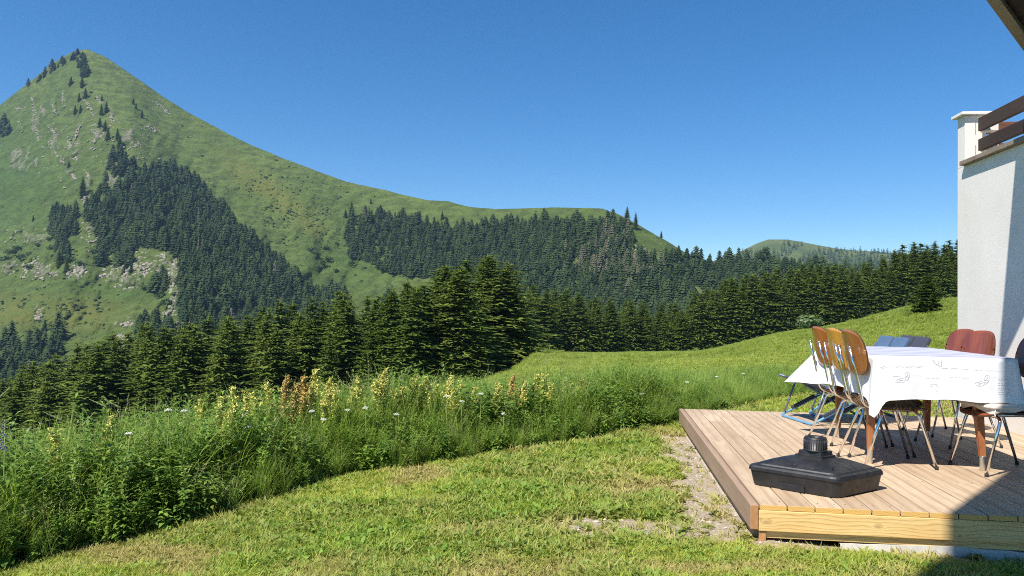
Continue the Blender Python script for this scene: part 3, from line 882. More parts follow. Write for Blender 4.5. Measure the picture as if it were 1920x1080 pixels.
for x, y, w in BUSHES:
    dd, _ = mtn_depth(np.array(float(x)), np.array(float(y))); q = at(float(x), float(y), dd)
    o = obj("bush", rnd.choice(bm3), None, None, (q[0], q[1], q[2] - .5), (0, 0, rnd.uniform(0, 6.28)))
    right = x > 560
    o.scale = (w * 1.1, w * 1.1, w * .95)
    tag(o, "rounded green bush on the grass below the middle wood" if right else "rounded dark bush among the rocks on the mountain's left foot", "bush",
        "bushes on the grass below the middle wood" if right else "bushes among the rocks at the mountain's left foot")
p = solve_ground(1522, 614, 100)
o = obj("bush", bush_mesh(31, 700, BUSH_P), None, None, (p[0], p[1], p[2] - .3)); o.scale = (9.5, 7, 5.2)
tag(o, "pale green rounded shrub at the foot of the spruces beyond the chair backs", "bush")

# ------------------------------------------------------------------ plants: prototypes kept out of the scene and scattered
def proto_mesh(name, V, T, S, mt):
    me = mesh_np(name, np.array([tuple(v) for v in V]), np.array(T)); fattr(me, "shade", np.array(S)); me.materials.append(mt)
    return me

def blade(V, T, S, base, az, L, bendf, w, r, seg=3, shade=None):
    ca, sa = math.cos(az), math.sin(az); tx, ty = -sa, ca
    sh = r.random() * .6 if shade is None else shade
    i0 = len(V)
    for k in range(seg + 1):
        t = k / seg
        out = bendf * L * t * t; up = L * t * (1 - .35 * bendf * t)
        ww = w * (1 - t) ** .7 * .5
        x, y, z = base[0] + ca * out, base[1] + sa * out, base[2] + up
        if k == seg: V.append((x, y, z)); S.append(sh)
        else: V.extend([(x - tx * ww, y - ty * ww, z), (x + tx * ww, y + ty * ww, z)]); S.extend([sh, sh])
    for k in range(seg - 1):
        a = i0 + 2 * k; T.extend([(a, a + 1, a + 3), (a, a + 3, a + 2)])
    a = i0 + 2 * (seg - 1); T.append((a, a + 1, a + 2))

def leafq(V, T, S, base, az, el, L, w, r, droop=.4, shade=None):
    ca, sa = math.cos(az), math.sin(az); ce, se = math.cos(el), math.sin(el)
    sh = r.random() * .7 if shade is None else shade
    i = len(V); bx, by, bz = base
    m = L * .45
    V.extend([(bx, by, bz), (bx + ca * ce * m - sa * w * .5, by + sa * ce * m + ca * w * .5, bz + se * m + w * .1),
              (bx + ca * ce * m + sa * w * .5, by + sa * ce * m - ca * w * .5, bz + se * m + w * .1),
              (bx + ca * ce * m, by + sa * ce * m, bz + se * m - w * .08),
              (bx + ca * ce * L, by + sa * ce * L, bz + se * L - droop * L)])
    S.extend([sh] * 5)
    T.extend([(i, i + 1, i + 3), (i, i + 3, i + 2), (i + 1, i + 4, i + 3), (i + 3, i + 4, i + 2)])

def tuft(seed, n, hmin, hmax, spread, w, bendr=(.1, .8), seg=2):
    r = random.Random(seed); V = []; T = []; S = []
    for _ in range(n):
        a = r.uniform(0, 6.28); d = spread * math.sqrt(r.random())
        blade(V, T, S, (d * math.cos(a), d * math.sin(a), -.004), r.uniform(0, 6.28), r.uniform(hmin, hmax), r.uniform(*bendr), w * r.uniform(.7, 1.3), r, seg)
    return V, T, S

def rosette(seed, n, L, w):
    r = random.Random(seed); V = []; T = []; S = []
    for _ in range(n):
        leafq(V, T, S, (r.uniform(-.01, .01), r.uniform(-.01, .01), r.uniform(0, .25 * L)), r.uniform(0, 6.28), r.uniform(.1, 1.0), L * r.uniform(.6, 1.2), w * r.uniform(.7, 1.2), r, .3)
    return V, T, S

def stem_plant(seed, H, nodes, L, w, pair=2, spread=.03, stems=1, el=(.2, .8)):
    r = random.Random(seed); V = []; T = []; S = []
    for s_ in range(stems):
        bx, by = r.gauss(0, spread), r.gauss(0, spread); h = H * r.uniform(.75, 1.1)
        az = r.uniform(0, 6.28); ln = r.uniform(0, .22)
        for q in range(2):
            blade(V, T, S, (bx, by, 0), az + q * 1.57, h, ln, .006, r, 4, .2)
        ph = r.uniform(0, 6.28)
        for k in range(nodes):
            t = (k + .7) / nodes
            out = ln * h * t * t; z = h * t * (1 - .35 * ln * t)
            size = (1 - .55 * t) * (.6 + .8 * min(1, t * 3))
            for j in range(pair):
                a = ph + k * 1.57 + j * 2 * math.pi / pair + r.uniform(-.3, .3)
                leafq(V, T, S, (bx + out * math.cos(az), by + out * math.sin(az), z), a, r.uniform(*el), L * size * r.uniform(.8, 1.15), w * size, r, .35)
    return V, T, S

def scatter(name, P, rot, scl, tint, protos, label, group_kind='stuff', dry=None, idx=None):
    n = len(P)
    me = bpy.data.meshes.new(name + "_points"); me.vertices.add(n)
    me.vertices.foreach_set("co", np.ascontiguousarray(P, np.float32).ravel())
    fattr(me, "rot", rot, 'FLOAT_VECTOR'); fattr(me, "scl", scl, 'FLOAT_VECTOR'); fattr(me, "tint", tint)
    fattr(me, "dry", np.zeros(n) if dry is None else dry)
    fattr(me, "idx", rng.integers(0, len(protos), n) if idx is None else idx, 'INT')
    me.update()
    c = bpy.data.collections.new(name + "_kinds")
    for k, pm in enumerate(protos):
        po = bpy.data.objects.new("%s_kind_%02d" % (name, k), pm); c.objects.link(po)
    o = bpy.data.objects.new(name, me); COL.objects.link(o)
    ng = bpy.data.node_groups.new(name + "_scatter", 'GeometryNodeTree')
    ng.interface.new_socket("Geometry", in_out='INPUT', socket_type='NodeSocketGeometry')
    ng.interface.new_socket("Geometry", in_out='OUTPUT', socket_type='NodeSocketGeometry')
    gi = ng.nodes.new("NodeGroupInput"); go = ng.nodes.new("NodeGroupOutput")
    ip = ng.nodes.new("GeometryNodeInstanceOnPoints"); ci = ng.nodes.new("GeometryNodeCollectionInfo")
    ci.inputs["Collection"].default_value = c; ci.inputs["Separate Children"].default_value = True; ci.inputs["Reset Children"].default_value = True
    def na(nm, dt):
        nd = ng.nodes.new("GeometryNodeInputNamedAttribute"); nd.data_type = dt; nd.inputs[0].default_value = nm
        return [s for s in nd.outputs if s.enabled and s.name == "Attribute"][0]
    L = ng.links.new
    L(gi.outputs[0], ip.inputs["Points"]); L(ci.outputs[0], ip.inputs["Instance"])
    ip.inputs["Pick Instance"].default_value = True
    L(na("idx", 'INT'), ip.inputs["Instance Index"]); L(na("rot", 'FLOAT_VECTOR'), ip.inputs["Rotation"]); L(na("scl", 'FLOAT_VECTOR'), ip.inputs["Scale"])
    L(ip.outputs[0], go.inputs[0])
    md = o.modifiers.new("scatter", 'NODES'); md.node_group = ng
    for pm in protos:
        for m in pm.materials:
            if m and m.name not in [x.name for x in me.materials if x]: me.materials.append(m)
    tag(o, label, kind=group_kind)
    return o

LAWN_M = leaf_mat("lawn_blades", (.19, .29, .03), (.40, .43, .075), trans=.35, extra=(.50, .42, .17))
LAWN_L = leaf_mat("lawn_leaves", (.09, .19, .025), (.18, .28, .04), trans=.3, extra=(.30, .28, .08))
def rot3(n, tilt=.15):
    return np.stack([rng.normal(0, tilt, n), rng.normal(0, tilt, n), rng.uniform(0, 6.28, n)], 1)

def build_lawn_grass():
    protos = [proto_mesh("lt%d" % k, *tuft(k, 20, .010, .036, .024, .0046, (.2, 1.2)), LAWN_M) for k in range(6)] + \
             [proto_mesh("lr%d" % k, *rosette(20 + k, 9, .030, .012), LAWN_L) for k in range(3)]
    N = 340000
    Y = 1.0 / rng.uniform(1 / 13.0, 1 / 2.6, N) ** 1.0
    X = rng.uniform(-.80, .80, N) * Y
    db = edge_dist(X, Y); v, u = to_vu(X, Y)
    d = dirt_mask(X, Y)
    ok = (db < .04) & ~((v > -.02) & (v < DECK_W + 3) & (u > -.03) & (u < DECK_L + .02)) & ~((v > 2.72) & (u < 3.97))
    ok &= rng.random(N) > np.clip(d * 1.15, 0, .97)
    ok &= ~((v > -.05) & (u > -.16) & (u < 0) & (rng.random(N) < .7))
    X, Y, d, v, u = X[ok], Y[ok], d[ok], v[ok], u[ok]
    n = len(X)
    lushn = fbm(X * 1.1, Y * 1.1, 14, 4)
    lush = smooth(.42, .62, lushn) + .5 * smooth(-.2, .3, v) * (Y < 4.4) + .5 * smooth(.5, .2, np.hypot(v + .9, u - 1.6) / 1.6)
    dryn = .95 * smooth(.40, .58, fbm(X * 1.5 + 9, Y * 2.1, 15, 4)) * (1 - .7 * np.clip(lush, 0, 1))
    dryn = np.clip(dryn + d * .6 + rng.normal(0, .2, n) + .25 * smooth(.4, 0, -edge_dist(X, Y)), 0, 1)
    tint = np.clip(1 - lush * .8 + rng.normal(0, .3, n), 0, 1)
    s = rng.uniform(.5, 1.5, n) * (.8 + .6 * fbm(X * 5, Y * 5, 19, 2)) * (1 + .35 * np.clip(lush, 0, 1)) * np.interp(Y, [3, 13], [.95, 1.7])
    idx = np.where(rng.random(n) < .16 + .14 * np.clip(lush, 0, 1), rng.integers(6, 9, n), rng.integers(0, 6, n))
    P = np.stack([X, Y, ground_z(X, Y) + .004], 1)
    scatter("lawn_grass", P, rot3(n, .25), np.stack([s, s, s * rng.uniform(.6, 1.15, n)], 1), tint, protos, "short mown yellow green grass of the lawn", dry=dryn, idx=idx)
build_lawn_grass()

def build_meadow_grass():
    M1 = leaf_mat("meadow_blades", (.11, .17, .022), (.30, .34, .065), trans=.35, extra=(.36, .36, .10))
    protos = [proto_mesh("mt%d" % k, *tuft(40 + k, 26, .12, .34, .13, .014, (.3, 1.0)), M1) for k in range(4)] + \
             [proto_mesh("mr%d" % k, *stem_plant(50 + k, .22, 4, .12, .05, 3, .07, 4), M1) for k in range(3)]
    N = 95000
    Y = 1.0 / rng.uniform(1 / 170.0, 1 / 9.5, N)
    x = rng.uniform(760, 1990, N); X = (x - 960) / F * Y
    db = edge_dist(X, Y); v, u = to_vu(X, Y)
    ok = (db > 1.6) & ~((v > 2.6) & (u < 4.1))
    X, Y = X[ok], Y[ok]; n = len(X)
    s = rng.uniform(.6, 1.3, n) * np.interp(Y, [10, 40, 170], [.9, 1.5, 3.2])
    t = np.clip(fbm(X * .3, Y * .3, 24, 3) * 1.2 - .1 + rng.normal(0, .2, n), 0, 1)
    P = np.stack([X, Y, ground_z(X, Y) - .02], 1)
    scatter("meadow_grass", P, rot3(n, .12), np.stack([s, s, s * np.interp(Y, [10, 40, 170], [1, .9, .75])], 1), t, protos, "rough leafy grass of the hillside meadow", dry=np.clip(rng.normal(.05, .2, n), 0, 1))
build_meadow_grass()

def build_weeds():
    ML = leaf_mat("weed_leaves", (.065, .140, .022), (.20, .30, .055), trans=.35, spec=.35, rough=.45, extra=(.20, .24, .05))
    MG = leaf_mat("tall_grass_blades", (.14, .25, .032), (.32, .40, .09), trans=.4, extra=(.34, .32, .12))
    protos = [proto_mesh("w%d" % k, *stem_plant(60 + k, .72, 13, .13, .042, 2, .05, 3, (.1, .8)), ML) for k in range(4)]
    protos += [proto_mesh("x%d" % k, *stem_plant(70 + k, .55, 10, .15, .075, 3, .06, 3, (0, .6)), ML) for k in range(3)]
    protos += [proto_mesh("g%d" % k, *tuft(80 + k, 46, .35, .95, .06, .0085, (.05, .6), 4), MG) for k in range(4)]
    protos += [proto_mesh("y%d" % k, *stem_plant(90 + k, .85, 16, .10, .02, 3, .05, 3, (.3, 1.0)), ML) for k in range(2)]
    SEED = leaf_mat("grass_seed_heads", (.22, .26, .09), (.38, .38, .17), trans=.3)
    for k in range(4):
        r_ = random.Random(300 + k); V, T, S = [], [], []
        for q in range(5):
            bx_, by_ = r_.gauss(0, .05), r_.gauss(0, .05); az_ = r_.uniform(0, 6.28); h_ = r_.uniform(.75, 1.05); ln = r_.uniform(.05, .3)
            blade(V, T, S, (bx_, by_, 0), az_, h_, ln, .005, r_, 5, .2); blade(V, T, S, (bx_, by_, 0), az_ + 1.57, h_ * .98, ln, .004, r_, 4, .2)
            for j in range(16):
                t_ = .80 + .2 * j / 16; out = ln * h_ * t_ * t_; z_ = h_ * t_ * (1 - .35 * ln * t_)
                leafq(V, T, S, (bx_ + out * math.cos(az_), by_ + out * math.sin(az_), z_), r_.uniform(0, 6.28), r_.uniform(.5, 1.2), .035 * (1.25 - (j / 16)), .007, r_, .3)
        protos.append(proto_mesh("s%d" % k, V, T, S, SEED))
    N = 26000
    k = rng.integers(1, len(EDGE) - 2, N); 
    seglen = np.array([math.dist(EDGE[i], EDGE[i + 1]) for i in range(1, len(EDGE) - 2)])
    k = rng.choice(len(seglen), N, p=seglen / seglen.sum()) + 1
    E = np.array(EDGE); a = rng.random(N)[:, None]
    Q = E[k] * (1 - a) + E[k + 1] * a
    dv = E[k + 1] - E[k]; nv = np.stack([-dv[:, 1], dv[:, 0]], 1); nv /= np.linalg.norm(nv, axis=1, keepdims=True)
    dep = rng.random(N) ** 1.3 * 2.9
    Q = Q + nv * dep[:, None]
    X, Y = Q[:, 0], Q[:, 1]
    db = edge_dist(X, Y) + (fbm(X * 1.6, Y * 1.6, 77, 3) - .5) * .35
    s_ = X / np.maximum(Y, .1); v, u = to_vu(X, Y)
    ok = (db > .02) & (db < 3.5) & (Y > 2.2) & (np.abs(s_) < .85) & ~((v > 2.6) & (u < 4.1)) & (rng.random(N) < .8)
    X, Y, db = X[ok], Y[ok], db[ok]; n = len(X)
    patch = fbm(X * .9 + 3, Y * .9, 78, 3) + rng.normal(0, .10, n)
    q = np.argsort(np.argsort(patch)) / n
    idx = np.select([q < .16, q < .30, q < .47, q < .84], [rng.integers(0, 4, n), rng.integers(4, 7, n), rng.integers(11, 13, n), rng.integers(7, 11, n)], rng.integers(0, 7, n))
    hs = .66 * np.interp(Y, [2.5, 4.2, 6, 8, 14], [1.25, 1.12, 1.0, .93, .74]) * (.45 + .62 * smooth(0, .55, db)) * rng.uniform(.55, 1.35, n) * (.7 + .6 * fbm(X * .8, Y * .8, 79, 3))
    seed_ = rng.random(n) < .026; idx = np.where(seed_, rng.integers(13, 17, n), idx); idx = np.where((Y > 8.5) & (rng.random(n) < .5), rng.integers(7, 11, n), idx)
    hs = np.where(seed_, hs * 1.05, hs)
    far = smooth(8.5, 11, Y); hs = hs * (1 - .22 * far)
    sx = hs * rng.uniform(1.0, 1.5, n)
    P = np.stack([X, Y, ground_z(X, Y) - .02], 1)
    scatter("weed_border", P, rot3(n, .12), np.stack([sx, sx, hs], 1), np.clip(rng.normal(.5, .42, n), 0, 1), protos, "dense tall weeds and grasses along the lawn edge", dry=np.clip(rng.normal(0.0, .28, n), 0, 1), idx=idx)
build_weeds()

# tall plants that rise singly above the weeds
SORREL = plain("sorrel_seeds", (.60, .56, .14), .8, var=.3, vs=30)
SORREL2 = plain("sorrel_rusty_seeds", (.50, .34, .10), .8, var=.3, vs=30)
STEMG = plain("weed_stem", (.20, .24, .06), .7)
STRAW = plain("grass_head", (.42, .46, .20), .8)
LUPB = plain("lupine_blue", (.13, .11, .34), .7, var=.4, vs=60)
LUPG = plain("lupine_leaf", (.06, .13, .03), .7)
WHITE_FL = plain("white_umbel", (.55, .58, .46), .8)

def sorrel_head(seed, H=.34):
    r = random.Random(seed); V = []; T = []
    for b in range(15):
        t = b / 15; z0 = t * H * .75; az = r.uniform(0, 6.28); L = H * .42 * (1 - t * .6) * r.uniform(.6, 1.1)
        for k in range(80):
            q = r.random(); x = math.cos(az) * L * .30 * q; y = math.sin(az) * L * .30 * q; z = z0 + L * q
            c = Vector((x + r.gauss(0, .006), y + r.gauss(0, .006), z)); s = r.uniform(.0028, .0058)
            a = Vector((r.gauss(0, 1), r.gauss(0, 1), r.gauss(0, 1))).normalized() * s; e = a.cross(Vector((r.gauss(0, 1), r.gauss(0, 1), r.gauss(0, 1)))).normalized() * s
            i = len(V); V += [c - a, c + e, c + a, c - e]; T += [(i, i + 1, i + 2), (i, i + 2, i + 3)]
    for k in range(60):
        z = H * r.random(); c = Vector((r.gauss(0, .006), r.gauss(0, .006), z)); s = .009 * (1.1 - z / H)
        a = Vector((r.gauss(0, 1), r.gauss(0, 1), r.gauss(0, 1))).normalized() * s; e = a.cross(Vector((0.1, 1, .3))).normalized() * s
        i = len(V); V += [c - a, c + e, c + a, c - e]; T += [(i, i + 1, i + 2), (i, i + 2, i + 3)]
    return mesh_np("sorrel_head", np.array([tuple(v) for v in V]), np.array(T))
SH = [sorrel_head(k) for k in range(5)]
SH2 = [m.copy() for m in SH[:3]]
for m in SH: m.materials.append(SORREL)
for m in SH2: m.materials.append(SORREL2)
mb = MB(); mb.tube([(0, 0, 0), (.01, 0, .5), (0, .005, 1.0)], [.005, .004, .002], 5)
st_o = mb.build("stem", STEMG); STEM_ME = st_o.data; bpy.data.objects.remove(st_o)
lf = proto_mesh("sorrel_leaves", *stem_plant(222, .5, 6, .16, .05, 1, .002, 1, (.2, .8)), bpy.data.materials["weed_leaves"])

def behind_edge(x, d):
    """a spot d metres outside the lawn edge seen at photograph column x"""
    s = (x - 960) / F
    Ys = np.linspace(2.5, 16, 400); db = edge_dist(s * Ys, Ys)
    i = int(np.argmax(db > d)); return s * Ys[i], float(Ys[i]), float(ground_z(s * Ys[i], Ys[i]))

SOR = [(536, 726, 0), (555, 716, 1), (585, 712, 0), (625, 716, 0), (632, 728, 0), (697, 702, 0), (722, 700, 0), (735, 730, 0), (748, 726, 0), (774, 716, 0), (784, 724, 0), (808, 704, 0), (826, 716, 0), (854, 722, 0), (940, 722, 0), (975, 720, 1), (1004, 716, 0), (1016, 722, 0), (1034, 716, 0), (1083, 722, 0), (1104, 716, 1), (1060, 726, 0), (517, 712, 0), (540, 700, 1), (572, 700, 1), (598, 690, 0), (612, 705, 0), (704, 686, 0), (716, 706, 0), (728, 716, 0), (760, 722, 0), (790, 702, 0), (800, 712, 0), (833, 700, 0), (846, 712, 0), (860, 708, 0), (930, 712, 0), (960, 700, 1), (985, 712, 0), (1010, 700, 0), (1022, 698, 0), (1055, 704, 0), (1070, 716, 0), (1096, 706, 1), (1110, 722, 1), (445, 718, 0), (430, 738, 0), (207, 772, 0), (395, 745, 0), (470, 730, 0), (118, 800, 0), (500, 735, 0), (655, 722, 0), (895, 722, 0), (1130, 712, 0)]
for i, (x, yt, rust) in enumerate(SOR):
    X, Y, z = behind_edge(x, .45 + .5 * rnd.random())
    H = CAM_Z + (hor(x) - yt) / F * Y - z
    H = min(max(H, .35), 1.6)
    root = empty("sorrel_plant", (X, Y, z), rnd.uniform(0, 6.28))
    root.rotation_euler.x = rnd.gauss(0, .05); root.rotation_euler.y = rnd.gauss(0, .05)
    tag(root, "rust coloured sorrel seed head rising above the weeds" if rust else "yellow sorrel seed head rising above the weeds", "plant", "rusty sorrel plants in the weeds" if rust else "yellow sorrel plants in the weeds")
    s_ = obj("stem", STEM_ME, None, root); s_.scale = (1, 1, H)
    k = H * .9; h = obj("seed_head", (SH2 if rust else SH)[rnd.randrange(3 if rust else 5)], None, root, (0, 0, H * .62)); hh = min(H * .5, .42) / .34 * 1.15; h.scale = (hh * 1.15, hh * 1.15, hh); h.location.z = H - .30 * hh
    l = obj("leaves", lf, None, root); l.scale = (1, 1, H / .6)

def bead_spike(V, T, c, n, H, R, s, r):
    for k in range(n):
        t = k / n; a = k * 2.4
        p = Vector((c[0] + math.cos(a) * R * (1 - t * .7), c[1] + math.sin(a) * R * (1 - t * .7), c[2] + H * t))
        i = len(V)
        q = s * (1 - .5 * t)
        V.extend([p + Vector(d) * q for d in ((1, 0, 0), (0, 1, 0), (-1, 0, 0), (0, -1, 0), (0, 0, 1), (0, 0, -1))])
        T.extend([(i, i + 1, i + 4), (i + 1, i + 2, i + 4), (i + 2, i + 3, i + 4), (i + 3, i, i + 4), (i + 1, i, i + 5), (i + 2, i + 1, i + 5), (i + 3, i + 2, i + 5), (i, i + 3, i + 5)])

X, Y, z = behind_edge(16, .25)
H = CAM_Z + (hor(16) - 786) / F * Y - z
root = tag(empty("lupine", (X, Y, z)), "lupine with purple blue flower spike at the left edge of the weeds", "flower")
o = obj("stem", STEM_ME, None, root); o.scale = (1, 1, H)
V = []; T = []; bead_spike(V, T, (0, 0, 0), 34, .17, .016, .0075, rnd)
me = mesh_np("flower_spike", np.array([tuple(v) for v in V]), np.array(T)); me.materials.append(LUPB)
obj("flower_spike", me, None, root, (0, 0, H - .17))
lm = proto_mesh("lupine_leaves", *stem_plant(225, .6, 7, .13, .03, 5, .01, 1, (0, .5)), bpy.data.materials["weed_leaves"])
obj("leaves", lm, None, root)

for i, (x, yt) in enumerate(((196, 740), (208, 733), (222, 742), (128, 762), (8, 728), (640, 716), (655, 712), (815, 708), (150, 776), (330, 752))):
    X, Y, z = behind_edge(x, .2 + .4 * rnd.random())
    H = CAM_Z + (hor(x) - yt) / F * Y - z
    root = tag(empty("grass_stalk", (X, Y, z), rnd.uniform(0, 6)), "tall nodding grass stalk with pale feathery head above the weeds", "grass stalk", "grass stalks above the weeds")
    root.rotation_euler.y = rnd.uniform(-.1, .1)
    o = obj("stem", STEM_ME, None, root); o.scale = (.5, .5, H - .07)
    V = []; T = []; bead_spike(V, T, (0, 0, 0), 34, .11, .0035, .0042, rnd)
    me = mesh_np("grass_head", np.array([tuple(v) for v in V]), np.array(T)); me.materials.append(STRAW)
    obj("seed_head", me, None, root, (.006, 0, H - .075), (rnd.uniform(-.3, .3), rnd.uniform(.5, 1.1), 0))
for i, (x, yt) in enumerate(((322, 768), (352, 770), (748, 776), (655, 768), (948, 775), (1206, 738), (590, 770), (612, 786), (690, 764), (842, 742), (870, 752), (905, 738), (1090, 762), (1140, 748), (1250, 742), (1290, 716), (1345, 706), (472, 800), (250, 812), (1395, 700))):
    X, Y, z = behind_edge(x, .12 + .3 * rnd.random())
    H = CAM_Z + (hor(x) - yt) / F * Y - z
    root = tag(empty("umbel_plant", (X, Y, z), rnd.uniform(0, 6)), "white flat topped umbel flower among the tall weeds", "flower", "white umbels among the weeds")
    o = obj("stem", STEM_ME, None, root); o.scale = (.8, .8, H)
    V = []; T = []
    for k in range(34):
        a = k * 2.4; q = .024 * math.sqrt(k / 34); bead_spike(V, T, (math.cos(a) * q, math.sin(a) * q, -.3 * q + .01 * rnd.random()), 1, .001, 0, .005, rnd)
    me = mesh_np("flower_head", np.array([tuple(v) for v in V]), np.array(T)); me.materials.append(WHITE_FL)
    obj("flower_head", me, None, root, (0, 0, H))

# ------------------------------------------------------------------ materials of built things
def deck_wood(name, a, b, dark, along='y', fresh=False):
    """planed softwood; grain along local y (or x); each board takes its own piece of the pattern"""
    t = NT(name, .62, .25)
    p = t.obj(); ri = t.n("ShaderNodeObjectInfo").outputs["Random"]
    off = t.n("ShaderNodeCombineXYZ"); t.put(off.inputs[0], t.math('MULTIPLY', ri, 37.0)); t.put(off.inputs[1], t.math('MULTIPLY', ri, 91.0)); t.put(off.inputs[2], t.math('MULTIPLY', ri, 13.0))
    q = t.vmath('ADD', p, off.outputs[0])
    sc = (9.0, .9, 9.0) if along == 'y' else (.9, 9.0, 9.0)
    w = t.n("ShaderNodeTexWave", wave_type='BANDS', bands_direction='X' if along == 'y' else 'Z')
    t.t.links.new(t.scale(q, sc), w.inputs["Vector"])
    w.inputs["Scale"].default_value = .42; w.inputs["Distortion"].default_value = 9.0; w.inputs["Detail"].default_value = 3.0; w.inputs["Detail Scale"].default_value = .55
    fib = t.noise(t.scale(q, (160, 5, 160) if along == 'y' else (5, 160, 160)), 1.0, 3)
    blot = t.noise(t.scale(q, (3, 1.2, 3)), 1.0, 4)
    c = t.mix(t.rng(blot, .3, .7), a, b)
    c = t.mix(t.rng(w.outputs[1], .55, 1.0, 0, .34), c, dark)
    c = t.mix(t.rng(fib, .4, .7, 0, .45), c, dark)
    c = t.mix(t.rng(ri, 0, 1, 0, .75), c, t.mix(1.0, c, (.70, .645, .60), 'MULTIPLY'))
    t.col(c)
    t.bump(t.math('ADD', fib, w.outputs[1]), .25, .0015)
    return t.m

W_TOP = deck_wood("weathered_decking", (.53, .40, .27), (.66, .52, .36), (.32, .21, .13))
W_SIDE = deck_wood("weathered_side_board", (.40, .28, .20), (.47, .34, .24), (.27, .17, .11))

def pine_front():
    t = NT("fresh_pine", .5, .3)
    p = t.obj()
    sx = t.n("ShaderNodeSeparateXYZ"); t.t.links.new(p, sx.inputs[0]); X_, Y_, Z_ = sx.outputs
    f = t.math('MULTIPLY', Z_, 95.0)
    f = t.math('ADD', f, t.math('MULTIPLY', t.noise(t.scale(p, (2.1, 1, 9)), 1.0, 3), 9.0))
    knots = [(.60, -.085, .030), (.04, -.09, .04), (1.00, -.112, .022), (1.70, -.06, .03), (2.3, -.09, .03)]
    core = None
    for kx, kz, r in knots:
        dx = t.math('MULTIPLY', t.math('SUBTRACT', X_, kx), .42); dz = t.math('SUBTRACT', Z_, kz)
        d = t.math('SQRT', t.math('ADD', t.math('MULTIPLY', dx, dx), t.math('MULTIPLY', dz, dz)))
        g = t.math('DIVIDE', 1.0, t.math('ADD', .25, t.math('POWER', t.math('DIVIDE', d, r * .55), 2.0)))
        f = t.math('ADD', f, t.math('MULTIPLY', g, 1.4))
        cc = t.rng(d, r * .12, r * .36, 1, 0)
        core = cc if core is None else t.math('MAXIMUM', core, cc)
    line = t.math('PINGPONG', f, 1.0)
    fib = t.noise(t.scale(p, (6, 160, 160)), 1.0, 3)
    c = t.mix(t.rng(t.noise(t.scale(p, (1.5, 1, 8)), 1, 3), .35, .65), (.76, .48, .18), (.84, .60, .26))
    c = t.mix(t.rng(line, .62, 1.0, 0, .6), c, (.40, .20, .06))
    c = t.mix(t.rng(fib, .45, .7, 0, .22), c, (.42, .24, .09))
    c = t.mix(t.math('MULTIPLY', core, .7), c, (.45, .25, .12))
    t.col(c); t.bump(t.math('ADD', line, fib), .15, .001)
    return t.m
W_FRONT = pine_front()

def end_grain(name="board_end_grain"):
    t = NT(name, .75, .1)
    p = t.obj()
    w = t.n("ShaderNodeTexWave", wave_type='RINGS', rings_direction='Y')
    q = t.vmath('ADD', p, (-.0725, 0, .055)); t.t.links.new(q, w.inputs["Vector"])
    w.inputs["Scale"].default_value = 38; w.inputs["Distortion"].default_value = 1.0
    c = t.mix(t.rng(w.outputs[1], .5, 1.0, 0, .7), (.76, .47, .15), (.42, .22, .07))
    t.col(c); return t.m
W_END = end_grain()
W_END2 = plain("board_cut_end", (.45, .22, .09), .8, var=.2, vs=30)
CONCRETE = plain("footing_concrete", (.56, .53, .47), .9, var=.12, vs=14, bump=.5, bs=120)

# ------------------------------------------------------------------ deck
deck = empty("wooden_deck", DECK_O, DECK_RZ)
tag(deck, "raised wooden deck of long boards with a fresh yellow pine front board", "deck")
BW, GAP, TH = .1350, .0065, .027
nb = 20
pat = [(1.9,), (3.0, 3.42), (2.25,), (2.72,), (1.35, 2.9), (.9, 3.1), (2.4,), (1.6,), (3.2,), (.75, 2.6), (2.0,), (1.2, 3.3), (2.8,), (1.7,), (.95, 2.5), (2.2,), (3.0,), (1.5,), (2.6,), (1.1,)]
for k in range(nb):
    v0 = .012 + k * (BW + GAP)
    cuts = [-.004] + list(pat[k]) + [DECK_L]
    for a, b in zip(cuts, cuts[1:]):
        mb = MB()
        mb.box(0, BW, 0, b - a - .003, -TH, 0, .0025)
        for f in mb.bm.faces:
            if f.normal.y < -.9 and a < 0: f.material_index = 1
        o = mb.build("deck_board", [W_TOP, W_END], deck)
        o.location = (v0, a, rnd.uniform(-.0012, .0012))
        o.rotation_euler = (rnd.uniform(-.0005, .0005), rnd.uniform(-.002, .002), 0)
# joists seen in the gaps
for k in range(7):
    mb = MB(); mb.box(.02, nb * (BW + GAP), 0, .045, -.12, -.030); mb.build("joist", W_SIDE, deck, loc=(0, .16 + k * .58, 0))
mb = MB(); mb.box(0, .042, 0, DECK_L + .02, -.128, 0, .004)
for f in mb.bm.faces:
    if f.normal.y < -.9: f.material_index = 1
mb.build("side_board", [W_SIDE, W_END2], deck, loc=(-.040, -.012, -.001))
mb = MB(); mb.box(0, .03, 0, DECK_L - .1, -.185, -.136, .002); mb.build("side_rail", W_SIDE, deck, loc=(-.012, .05, 0))
mb = MB(); mb.box(0, 2.86, 0, .030, -.136, -.0285, .003); mb.build("front_board", W_FRONT, deck, loc=(.004, -.009, 0))
mb = MB(); mb.box(0, 2.86, 0, .028, -.176, -.141, .002); mb.build("lower_front_board", W_FRONT, deck, loc=(.045, .012, 0))
mb = MB(); mb.box(0, .035, 0, .06, -.30, -.139, .002); mb.build("corner_post", W_END2, deck, loc=(.008, .000, 0))
mb = MB()
n = 40
top = [(x, -.178 - .008 * math.sin(x * 5) - .006 * rnd.random()) for x in np.linspace(.42, 2.9, n)]
for (x0, z0), (x1, z1) in zip(top, top[1:]):
    vs = [mb.bm.verts.new(q) for q in ((x0, -.012 + .01 * math.sin(x0 * 9), -.36), (x1, -.012 + .01 * math.sin(x1 * 9), -.36), (x1, .006, z1), (x0, .006, z0), (x0, .06, z0), (x1, .06, z1))]
    mb.bm.faces.new(vs[:4]); mb.bm.faces.new((vs[3], vs[2], vs[5], vs[4]))
bmesh.ops.remove_doubles(mb.bm, verts=mb.bm.verts, dist=.0005)
mb.build("concrete_footing", CONCRETE, deck)
